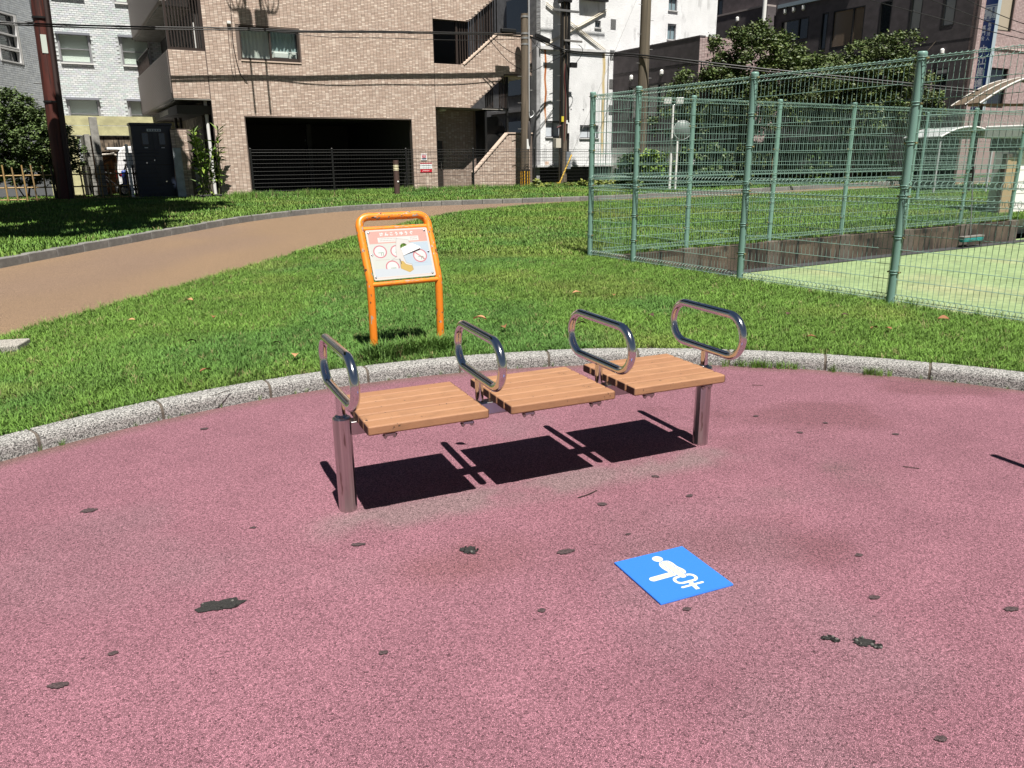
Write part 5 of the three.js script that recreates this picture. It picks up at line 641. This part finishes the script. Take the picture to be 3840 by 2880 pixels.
// ------------------------------------------------------------------ overhead cables
{
  const cable = (label, pts, r, n = 60) => one('overhead_cable', tube(pts.map((p) => V3(...p)), r, n, 6), blackSteel, label, 'cable', 'overhead cables');
  const S = (u, y, n) => site(u, n, y).toArray();
  cable('upper of the cable pair running past the window to the short pole', [S(-14, 5.0, 0.6), S(-6.3, 4.97, 0.6), S(-3.2, 5.07, 0.6), S(0.25, 5.25, 0.6), S(1.6, 5.28, 0.6), S(4.2, 5.44, 0.6), S(7.3, 5.6, 0.6), S(9.7, 5.75, 0.6)], 0.022, 90);
  cable('lower of the cable pair running past the window to the short pole', [S(-14, 4.93, 0.62), S(-6.3, 4.92, 0.62), S(-3.2, 5.01, 0.62), S(0.25, 5.2, 0.62), S(1.6, 5.24, 0.62), S(4.2, 5.4, 0.62), S(7.3, 5.55, 0.62), S(9.7, 5.7, 0.62)], 0.018, 90);
  cable('thin cable sagging below the main pair toward the short pole', [S(0.6, 5.22, 0.62), S(2.4, 5.16, 0.64), S(4.5, 5.25, 0.64), S(7.3, 5.36, 0.64), S(9.7, 5.55, 0.6)], 0.01);
  cable('thick cable from the short pole past the laden pole to the round pole', [S(9.7, 5.72, 0.6), S(11.0, 5.55, 0.2), S(12.0, 5.4, -0.1), [4.4, 4.75, -27.75], [8, 4.15, -26.3], [15, 3.3, -25.2]], 0.028);
  cable('second cable from the laden pole sloping down past the round pole', [S(10.2, 5.62, 0.5), S(12.0, 5.34, -0.1), [4.4, 4.68, -27.75], [8, 4.08, -26.3], [15, 3.22, -25.2]], 0.018);
  cable('drooping blue grey lead between the two left poles', [S(8.2, 5.58, 0.6), S(9.2, 4.75, 0.55), S(10.0, 4.5, 0.5), S(11.0, 4.85, 0.2), S(12.0, 5.25, -0.1)], 0.012);
  cable('loop of dark lead drooping under the short pole top', [S(8.3, 5.6, 0.6), S(9.2, 5.1, 0.6), S(9.8, 5.0, 0.6), S(10.4, 5.5, 0.5)], 0.012);
  cable('reddish lead drooping between short pole and laden pole', [S(10.0, 5.65, 0.5), S(10.8, 5.2, 0.3), S(11.4, 5.15, 0.1), S(12.0, 5.35, -0.1)], 0.01);
  for (const [k, y0, y1, l] of [[0, 5.52, 4.63, 'lowest'], [1, 5.86, 4.78, 'middle'], [2, 6.1, 5.02, 'highest']]) cable(l + ' of three thin cables crossing the clinic windows', [[9 + k * 0.4, y0 + 0.35, -23.5], [11 + k * 0.45, y0, -24], [14.85, y1, -24], [19, y1 - 0.6, -24.5]], 0.011);
  one('cable_closure', rbox(-0.3, 0.3, -0.07, 0.07, -0.07, 0.07, 0.03), blackSteel, 'black splice case hanging on cables left of the short pole', 'splice case', undefined, site(9.1, 0.6, 5.78).toArray(), 30); one('cable_closure', rbox(-0.32, 0.32, -0.08, 0.08, -0.07, 0.07, 0.03), blackSteel, 'black splice case hanging on cables right of the short pole', 'splice case', undefined, site(10.75, 0.25, 5.68).toArray(), 30).rotation.z = R(-16);
  // drop cables and coils hung on the line above the picture, whose shadows fall on the front
  const d = 2.2, dy = 2.15 * d, du = -0.15 * d;
  const high = (label, u, x) => { const q = thing('cable_drop', label, 'cable', site(u + du, d).setY(0).toArray(), 30, 'cable drops above the frame'); part('drop', cyl(0, 2.9 + dy, 8.2 + dy, 0, 0.03), blackSteel, q); for (let i = 0; i < 3; i++) part('coil', new THREE.TorusGeometry(0.2 + i * 0.05, 0.02, 6, 26).scale(0.7, 1.5, 1).translate(x * (0.1 + i * 0.12), 6.1 + dy + i * 0.12, 0.02 * i), blackSteel, q); part('case', rbox(-0.22, 0.18, 5.35 + dy, 5.75 + dy, -0.1, 0.1, 0.08), blackSteel, q); };
  high('left cable drop with coils hung above the apartment front', 0.26, -1); high('right cable drop with coils hung above the apartment front', 0.73, 1);
  one('overhead_cable', bar(site(-14, d, 8.2 + dy), site(14, d, 8.3 + dy), 0.03), blackSteel, 'line above the frame that carries the cable drops', 'cable', 'overhead cables');
}

// ------------------------------------------------------------------ bamboo fence, vehicles, small things on the left
{
  const f = thing('bamboo_fence', 'low lashed bamboo lattice fence along the left verge', 'fence', site(0, -0.62).setY(0.36).toArray(), 30), bam = [mat([0.34, 0.22, 0.085], 0.6), mat([0.27, 0.18, 0.08], 0.65)];
  const up = new THREE.CylinderGeometry(0.021, 0.023, 1.06, 9).translate(0, 0.5, 0.02), knot = new THREE.TorusGeometry(0.03, 0.012, 5, 10);
  for (let i = 0, u = -3.35; u > -8.6; u -= 0.24 + rr(-0.015, 0.015), i++) { if (u < -5.1 && u > -5.55) continue; const q = part('upright', up, bam[i % 2], f); q.position.x = u; q.rotation.z = rr(-0.02, 0.02); q.scale.y = rr(0.95, 1.04); for (const y of [0.08, 0.42, 0.76]) { const k = part('lashing', knot, blackSteel, q); k.position.set(0, y, 0.01); } }
  for (const y of [0.08, 0.42, 0.76]) for (const [a, c] of [[-3.3, -5.1], [-5.55, -8.7]]) part('rail', bar(V3(a, y + rr(-0.01, 0.01), 0), V3(c, y + rr(-0.01, 0.01), 0), 0.019, 9), bam[0], f);
  for (const u of [-5.1, -5.55, -8.6, -3.4]) part('post', cyl(u, -0.05, 1.0, -0.03, 0.035, 0.033, 12), mat([0.05, 0.04, 0.03], 0.8), f);

  const v = thing('van', 'white van parked in the loading bay behind the cabinet', 'van', site(-2.05, -3.4).setY(0.34).toArray(), 30), vp = mat([0.78, 0.78, 0.78], 0.25, 0, { clearcoat: 1 });
  const prof = [[-1.6, 0.25], [-1.62, 0.9], [-1.5, 1.55], [-1.35, 1.72], [1.2, 1.75], [1.6, 1.1], [1.85, 0.95], [1.88, 0.3]]; const s = new THREE.Shape(prof.map((p) => new THREE.Vector2(...p)));
  part('body', new THREE.ExtrudeGeometry(s, { depth: 1.3, bevelEnabled: true, bevelSize: 0.04, bevelThickness: 0.04, bevelSegments: 3 }).translate(0, -0.15, -0.65), vp, v); part('spoiler', rbox(-1.85, -1.4, 1.5, 1.58, -0.6, 0.6, 0.02), vp, v);
  for (const [a, b] of [[-1.35, -0.55], [-0.45, 0.35], [0.45, 1.1]]) part('side_window', rbox(a, b, 0.95, 1.4, 0.685, 0.7, 0.004), glass, v); part('rear_window', rbox(-1.66, -1.6, 0.85, 1.35, -0.5, 0.5, 0.01).applyMatrix4(new THREE.Matrix4().makeRotationZ(-0.06)), glass, v); part('tail_light', rbox(-1.68, -1.6, 0.6, 0.85, 0.48, 0.64, 0.01), mat([0.4, 0.01, 0.01], 0.2), v); part('bumper', rbox(-1.72, -1.55, 0.15, 0.35, -0.62, 0.62, 0.04), mat([0.1, 0.1, 0.1], 0.6), v); part('door_handle', rbox(-0.3, -0.12, 0.78, 0.83, 0.69, 0.72, 0.01), blackSteel, v);
  for (const x of [-1.0, 1.15]) for (const z of [-0.6, 0.6]) { const w = part('wheel', new THREE.CylinderGeometry(0.28, 0.28, 0.16, 26).rotateX(Math.PI / 2).translate(x, 0.28, z), mat([0.02, 0.02, 0.02], 0.8), v); part('rim', new THREE.CylinderGeometry(0.17, 0.17, 0.17, 20).rotateX(Math.PI / 2).translate(x, 0.28, z), satin, w); }
  const cyc = (o, x, r, m2) => { const w = part('wheel', new THREE.TorusGeometry(r, r * 0.09, 8, 30).translate(x, r, 0), blackSteel, o); const sp = new Wires(); for (let i = 0; i < 12; i++) { const a = i / 12 * 6.28; sp.seg(V3(x, r, 0), V3(x + Math.cos(a) * r, r + Math.sin(a) * r, 0), 0.003); } part('spokes', sp.geo(), satin, w); };
  const m = thing('scooter', 'blue scooter parked beside the white van', 'scooter', site(-3.12, -2.3).setY(0.36).toArray(), 30); for (const x of [-0.45, 0.55]) { const w = part('wheel', new THREE.TorusGeometry(0.17, 0.06, 10, 24).translate(x, 0.22, 0), blackSteel, m); part('rim', new THREE.CylinderGeometry(0.11, 0.11, 0.06, 16).rotateX(Math.PI / 2).translate(x, 0.22, 0), satin, w); }
  const blueM = mat([0.02, 0.06, 0.3], 0.25, 0, { clearcoat: 1 }); part('body', [rbox(-0.05, 0.62, 0.32, 0.6, -0.13, 0.13, 0.08), rbox(-0.5, -0.3, 0.3, 0.85, -0.14, 0.14, 0.06), rbox(-0.4, 0.1, 0.22, 0.3, -0.13, 0.13, 0.03)], blueM, m); part('seat', rbox(-0.02, 0.66, 0.6, 0.72, -0.12, 0.12, 0.05), blackSteel, m); part('handlebar', [bar(V3(-0.4, 0.85, 0), V3(-0.33, 1.0, 0), 0.025), bar(V3(-0.33, 1.0, -0.28), V3(-0.33, 1.0, 0.28), 0.015)], satin, m); part('lamp', new THREE.SphereGeometry(0.06, 14, 10).translate(-0.52, 0.7, 0.05), mat([0.4, 0.02, 0.02], 0.2), m); part('mirror', [new THREE.SphereGeometry(0.06, 12, 8).scale(1, 0.7, 0.3).translate(-0.35, 1.15, 0.22), bar(V3(-0.33, 1.0, 0.2), V3(-0.35, 1.12, 0.22), 0.008)], blackSteel, m);
  const k = thing('bicycle', 'dark bicycle leaning in the brown loading bay', 'bicycle', site(-3.78, -3.2).setY(0.36).toArray(), 22); cyc(k, -0.45, 0.31); cyc(k, 0.5, 0.31); part('frame', [bar(V3(-0.45, 0.31, 0), V3(-0.32, 0.9, 0), 0.016), bar(V3(-0.34, 0.75, 0), V3(0.1, 0.28, 0), 0.018), bar(V3(-0.33, 0.8, 0), V3(0.2, 0.7, 0), 0.016), bar(V3(0.1, 0.28, 0), V3(0.24, 0.85, 0), 0.016), bar(V3(0.1, 0.28, 0), V3(0.5, 0.31, 0), 0.012), bar(V3(0.22, 0.72, 0), V3(0.5, 0.31, 0), 0.01)], blackSteel, k); part('saddle', rbox(0.14, 0.4, 0.85, 0.9, -0.06, 0.06, 0.025), blackSteel, k); part('handlebar', [bar(V3(-0.32, 0.9, 0), V3(-0.3, 1.0, 0), 0.014), bar(V3(-0.26, 1.0, -0.25), V3(-0.26, 1.0, 0.25), 0.012)], satin, k); part('pedals', [bar(V3(0.1, 0.28, -0.12), V3(0.1, 0.28, 0.12), 0.012), rbox(0.05, 0.15, 0.12, 0.14, 0.08, 0.16, 0.004)], blackSteel, k);
}
{ // lamp and mirror posts beyond the far fence, slab at the lawn edge, training post just outside the frame
  const l = thing('lamp_post', 'slim white lamp post with two floodlights beyond the fence', 'lamp post', [5.35, 0.3, -26.6]); part('pole', [cyl(0, 0, 2.8, 0, 0.035), cyl(0, 0, 1.4, 0, 0.048)], whitePaint, l); part('arm', rbox(-0.28, 0.28, 2.76, 2.8, -0.02, 0.02, 0.005), satin, l); for (const x of [-0.2, 0.2]) part('floodlight', rbox(x - 0.12, x + 0.12, 2.82, 3.02, -0.06, 0.08, 0.02), mat([0.55, 0.55, 0.53], 0.4), l);
  const m = thing('traffic_mirror', 'round traffic mirror on a white post beyond the fence', 'mirror', [5.5, 0.3, -26.4]); part('pole', cyl(0, 0, 2.3, 0, 0.035), whitePaint, m); part('mirror', new THREE.SphereGeometry(0.5, 30, 16, 0, Math.PI * 2, 0, 0.62).rotateX(Math.PI / 2).translate(0.14, 2.0, -0.36), mat([0.13, 0.16, 0.15], 0.5), m); part('rim', new THREE.TorusGeometry(0.29, 0.018, 8, 36).translate(0.14, 2.0, 0.045), mat([0.3, 0.33, 0.32], 0.5), m);
  one('stone_slab', rbox(-0.55, 0.12, 0, 0.115, -0.14, 0.12, 0.012), mat([0.5, 0.48, 0.44], 0.9, 0, { map: rep(graniteMap, 0.9) }), 'small grey stone slab set in the lawn at the left edge', 'slab', undefined, [-3.82, 0.02, -5.66], 12);
  const t = thing('training_post', 'steel training post standing right of the frame on the plaza', 'training post', [2.388 + 0.1717 * 1.45, 0, -3.551 + 0.4374 * 1.45]); part('post', cyl(0, 0, 1.43, 0, 0.022, 0.022, 16), satin, t); part('cap', new THREE.SphereGeometry(0.023, 14, 8).translate(0, 1.43, 0), chrome, t); part('base_plate', cyl(0, 0, 0.012, 0, 0.08, 0.08, 20), satin, t);
}

// ------------------------------------------------------------------ trees and shrubs
const leafG = (w, l, fold = 0.25) => { const p = [0, 0, 0, w / 2, fold * w, l * 0.45, 0, 0, l, 0, 0, 0, 0, 0, l, -w / 2, fold * w, l * 0.45]; const g = new THREE.BufferGeometry(); g.setAttribute('position', new THREE.Float32BufferAttribute(p, 3)); g.computeVertexNormals(); return g; };
const leafM = mat([1, 1, 1], 0.5, 0, { side: THREE.DoubleSide, specularIntensity: 0.6 });
function crown(parent, blobs, clumps, perClump, size, leaf, palette, shell = 0.55) { // leaves in clumps inside the given ellipsoids
  const mats = [], cc = [], o = new THREE.Object3D(), tot = blobs.reduce((s, b) => s + b[3] * b[4] * b[5], 0), centres = [];
  for (const [x, y, z, a, b, c] of blobs) for (let i = 0, n = Math.round(clumps * a * b * c / tot); i < n; i++) {
    const d = V3(gauss(), gauss(), gauss()).normalize(), r = lerp(shell, 1.04, Math.pow(rnd(), 0.6)) * (0.86 + 0.28 * vnoise(d.x * 3 + x, d.z * 3 + d.y * 2, 9)), C = V3(x + d.x * a * r, y + d.y * b * r, z + d.z * c * r), k = rr(0.75, 1.25); centres.push(C);
    for (let j = 0; j < perClump; j++) { o.position.set(C.x + gauss() * size, C.y + gauss() * size * 0.75, C.z + gauss() * size); o.rotation.set(rr(-0.7, 0.9), rnd() * 6.283, rr(-0.6, 0.6)); const s = rr(0.7, 1.25); o.scale.set(s, s, s); o.updateMatrix(); mats.push(o.matrix.clone()); const p = palette[Math.floor(rnd() * palette.length)], q = k * rr(0.8, 1.2); cc.push(col(p[0] * q, p[1] * q, p[2] * q)); }
  }
  stuff('crown', leaf, leafM, mats, cc, null, null, parent); return centres;
}
const bark = mat([0.11, 0.085, 0.065], 0.95, 0, { map: rep(mottle, 1), bumpMap: rep(grainy, 2, 1), bumpScale: 0.01 });
function limbs(parent, base, fork, tips, r) {
  part('trunk', merge([(() => { const c = new THREE.CatmullRomCurve3([base, base.clone().lerp(fork, 0.5).add(V3(rr(-0.08, 0.08), 0, rr(-0.08, 0.08))), fork]); const g = new THREE.TubeGeometry(c, 14, r, 12); const p = g.attributes.position; for (let i = 0; i < p.count; i++) { const s = Math.floor(i / 13) / 14, q = c.getPointAt(Math.min(1, s)), k = 1.15 - 0.4 * s; p.setXYZ(i, q.x + (p.getX(i) - q.x) * k, p.getY(i), q.z + (p.getZ(i) - q.z) * k); } g.computeVertexNormals(); return g; })()]), bark, parent);
  for (const t of tips) { const c = new THREE.CatmullRomCurve3([fork, fork.clone().lerp(t, 0.5).add(V3(rr(-0.2, 0.2), rr(0, 0.25), rr(-0.2, 0.2))), t]), g = new THREE.TubeGeometry(c, 12, r * 0.5, 8), p = g.attributes.position; for (let i = 0; i < p.count; i++) { const s = Math.floor(i / 9) / 12, q = c.getPointAt(Math.min(1, s)), k = 1 - 0.82 * s; p.setXYZ(i, q.x + (p.getX(i) - q.x) * k, q.y + (p.getY(i) - q.y) * k, q.z + (p.getZ(i) - q.z) * k); } g.computeVertexNormals(); part('branch', g, bark, parent); }
}
const OLIVE = [[0.055, 0.085, 0.02], [0.07, 0.1, 0.025], [0.04, 0.068, 0.018], [0.095, 0.12, 0.038]], DEEP = [[0.04, 0.075, 0.02], [0.055, 0.095, 0.026], [0.07, 0.11, 0.03], [0.03, 0.06, 0.018]], BUSH = [[0.06, 0.095, 0.028], [0.08, 0.12, 0.036], [0.1, 0.14, 0.045], [0.045, 0.072, 0.022]], FRESH = [[0.13, 0.21, 0.03], [0.17, 0.24, 0.04], [0.09, 0.16, 0.03]];
{
  const tree = (name, label, x, z, blobs, tips, fork, clumps, pal, leaf, r = 0.14, group, per = 60) => { const t = thing(name, label, 'tree', [x, 0.35, z], 0, group); limbs(t, V3(0, -0.1, 0), V3(...fork), tips.map((p) => V3(...p)), r); crown(t, blobs, clumps, per, 0.2, leaf, pal); return t; };
  const lf = leafG(0.07, 0.115);
  tree('cherry_tree', 'broad olive green tree left of centre before the clinic annex', 8.5, -28.9, [[-1.5, 3.0, 0.2, 1.6, 1.2, 1.4], [0, 4.2, 0, 1.7, 1.35, 1.5], [1.3, 3.6, 0.2, 1.5, 1.2, 1.4], [0.2, 2.7, 0.3, 2.1, 0.9, 1.3], [-0.1, 5.15, 0, 0.75, 0.5, 0.7], [-2.7, 2.3, 0.3, 0.9, 0.6, 0.9]], [[-1.8, 3.2, 0.2], [0.2, 5, 0.1], [1.6, 3.8, 0.2], [-0.6, 4.3, -0.4], [0.9, 4.6, 0.4]], [0.1, 1.7, 0], 620, OLIVE, lf, 0.16);
  tree('cherry_tree', 'olive green tree in front of the dark clinic wall', 12.7, -29.9, [[-1.2, 3.4, 0, 1.5, 1.1, 1.4], [0.4, 4.0, 0, 1.5, 1.2, 1.4], [1.2, 4.7, 0, 0.9, 0.7, 0.8], [1.6, 3.1, 0.2, 1.2, 1.0, 1.1], [0, 2.6, 0.2, 2.0, 0.9, 1.2], [2.4, 2.6, 0.2, 0.7, 0.7, 0.7]], [[-1.5, 3.6, 0], [0.3, 4.9, 0], [1.9, 3.7, 0.1], [1.3, 5, 0], [2.5, 5.0, 0.3], [-0.5, 4, 0.4]], [0, 1.6, 0], 560, OLIVE, lf, 0.15);
  // clipped and wild shrubs
  const shrub = (name, label, x, z, blobs, n, pal, leaf, group, y = 0.33) => { const t = thing(name, label, 'shrub', [x, y, z], 0, group); for (let i = 0; i < 4; i++) part('stem', bar(V3(rr(-0.08, 0.08), -0.05, rr(-0.08, 0.08)), V3(rr(-0.5, 0.5) * blobs[0][3], blobs[0][1], rr(-0.4, 0.4) * blobs[0][5]), 0.02, 6), bark, t); crown(t, blobs, n, 46, 0.13, leaf, pal, 0.55); };
  const sl = leafG(0.06, 0.095), tl = leafG(0.08, 0.13);
  shrub('evergreen_bush', 'large rounded evergreen bush behind the bamboo fence', -15.2, -24.8, [[0, 1.75, 0, 1.55, 1.35, 1.3], [1.0, 1.5, 0.1, 0.9, 1.0, 0.9], [-0.3, 2.6, 0, 1.0, 0.75, 0.9], [-1.3, 1.6, 0.2, 1.2, 1.3, 1.1]], 900, BUSH, sl);
  shrub('dark_shrub', 'dark shrub under the clinic annex left of the white posts', 4.15, -27.0, [[0, 0.65, 0, 0.5, 0.6, 0.5]], 60, DEEP, tl); shrub('round_shrub', 'light green rounded shrub beside the white lamp post', 4.95, -27.2, [[0, 0.7, 0, 0.62, 0.7, 0.55]], 80, FRESH, tl);
  const hedge = ['behind the traffic mirror', 'under the first tree trunk', 'right of the first tree trunk', 'between the two tree trunks', 'under the second tree trunk', 'right of the second tree trunk'];
  hedge.forEach((h, i) => shrub('hedge_shrub', 'dark shrub ' + h + ' seen through the fence', 6.7 + i * 1.45, -27.9 - i * 0.62, [[0, 0.85, 0, 0.95, 0.95, 0.7]], 110, i % 3 === 1 ? OLIVE : DEEP, tl, 'shrubs under the trees'));
  for (let i = 0; i < 4; i++) shrub('ground_shrub', ['yellow green clump at the podium foot beside the yellow guy', 'yellow green clump at the podium foot near the green corner post', 'low clump behind the green corner post', 'small clump by the dark shrub'][i], ...[[1.2, -29.1], [2.6, -29.6], [3.3, -29.2], [3.7, -28.3]][i], [[0, 0.12, 0, 0.5, 0.16, 0.25]], 16, [[0.16, 0.18, 0.03], [0.11, 0.15, 0.03]], tl, 'clumps along the podium');
  // tall leafy plant by the pillar
  const pl = thing('leafy_plant', 'tall plant with long glossy leaves by the apartment pillar', 'plant', site(-1.42, 0.45).setY(0.36).toArray(), 30), lg = leafG(0.1, 0.4, 0.3), mats = [], cc = [], o = new THREE.Object3D(); part('planter', rbox(-0.36, 0.36, 0, 0.12, -0.2, 0.2, 0.02), blackSteel, pl);
  for (let s = 0; s < 7; s++) { const a = V3(rr(-0.3, 0.3), 0.1, rr(-0.12, 0.12)), c = V3(rr(-0.4, 0.4), rr(1.2, 2.05), rr(-0.1, 0.15)); part('stem', bar(a, c, 0.016, 6), mat([0.1, 0.12, 0.04], 0.7), pl); for (let i = 0; i < 46; i++) { const p = a.clone().lerp(c, Math.pow(rnd(), 0.7)); o.position.copy(p); o.rotation.set(0, 0, 0); o.rotation.order = 'YXZ'; o.rotation.set(rr(-0.9, 0.5), rnd() * 6.283, rr(-0.3, 0.3)); const k = rr(0.45, 1); o.scale.set(k, k, k); o.updateMatrix(); mats.push(o.matrix.clone()); const q = FRESH[Math.floor(rnd() * 3)], e = rr(0.6, 1.2); cc.push(col(q[0] * e, q[1] * e, q[2] * e)); } }
  stuff('leaves', lg, leafM, mats, cc, null, null, pl);
  // park trees out of view at the left, whose crowns shade the verge, cabinet and pole
  const big = leafG(0.2, 0.28);
  tree('shade_tree', 'tall park tree left of the frame shading the verge', -13.6, -12.6, [[5.15, 7.7, 0.7, 2.9, 0.9, 2.5], [4.4, 7.8, -3.5, 3.0, 1.0, 3.0], [1.6, 8.0, -1.5, 2.6, 1.4, 3.0]], [[-1, 7.6, 0], [4, 7.8, -1], [2, 8.4, -2.5], [2, 7.8, 1.5]], [0.3, 4.6, 0], 900, DEEP, big, 0.22, 'shade trees left of the frame', 40);
  tree('shade_tree', 'second park tree left of the frame, farther back', -14.3, -19.0, [[3.9, 7.9, -0.5, 1.8, 1.0, 2.7]], [[3, 8.0, 0], [4, 8.2, -1], [4.5, 8.2, 1], [3, 8.2, 1.6]], [0.6, 5, 0], 420, DEEP, big, 0.22, 'shade trees left of the frame', 40);
}
// ------------------------------------------------------------------ fallen leaves and twigs
{
  const lm = [mat([0.2, 0.085, 0.035], 0.8, 0, { side: THREE.DoubleSide }), mat([0.36, 0.19, 0.09], 0.8, 0, { side: THREE.DoubleSide }), mat([0.06, 0.03, 0.02], 0.8, 0, { side: THREE.DoubleSide })];
  const G = (() => { const p = [], ix = [], n = 8; for (let i = 0; i <= n; i++) { const t = i / n, w = 0.02 * Math.sin(Math.PI * Math.pow(t, 0.8)) + 0.0005, y = 0.012 * Math.sin(t * 3.1); p.push(-w, y + 0.008, t * 0.065, 0, y, t * 0.065, w, y + 0.006, t * 0.065); if (i < n) { const a = i * 3; ix.push(a, a + 3, a + 1, a + 1, a + 3, a + 4, a + 1, a + 4, a + 2, a + 2, a + 4, a + 5); } } const g = new THREE.BufferGeometry(); g.setAttribute('position', new THREE.Float32BufferAttribute(p, 3)); g.setIndex(ix); g.computeVertexNormals(); return g; })();
  const at = [[-2.37, -5.64, 2], [-3.17, -7.43, 1], [-1.77, -5.56, 2], [0.7, -7.65, 1], [1.01, -7.53, 0], [0.53, -6.14, 2], [1.18, -6.49, 2], [2.8, -6.42, 2], [2.81, -5.87, 0], [2.95, -5.83, 0], [2.35, -6.44, 2], [-0.06, -6.08, 0], [-3.23, -6.49, 1], [-1.5, -5.2, 1], [-2.0, -4.75, 0], [3.6, -6.2, 0], [2.2, -5.6, 0], [-2.6, -6.6, 0]];
  at.forEach(([x, z, k], i) => { const o = one('fallen_leaf', G, lm[k], 'curled brown leaf lying on the lawn', 'leaf', 'fallen leaves on the lawn', [x, 0.135, z], rnd() * 360); o.rotation.z = rr(-0.4, 0.4); o.scale.setScalar(rr(0.8, 1.4)); });
  const q = one('fallen_leaf', G, lm[1], 'dry orange brown leaf caught on top of the second armrest', 'leaf', undefined, [-0.175, 0.727, -3.47], 70); q.scale.setScalar(1.0);
  [[0.33, -3.13, 40, 0.12], [1.9, -3.4, -25, 0.07], [-1.75, -4.42, 60, 0.14], [1.6, -4.8, -8, 0.07]].forEach(([x, z, a, l], i) => one('twig', tube([V3(-l / 2, 0.004, 0), V3(0, 0.006, 0.008), V3(l / 2, 0.004, 0)], 0.002, 10, 5), bark, ['thin twig lying before the middle seat', 'thin twig on the plaza right of the bench', 'thin twig resting on the kerb at the left', 'thin twig by the kerb right of the bench'][i], 'twig', undefined, [x, i === 2 ? 0.095 : 0, z], a));
}
renderer.render(scene, camera);
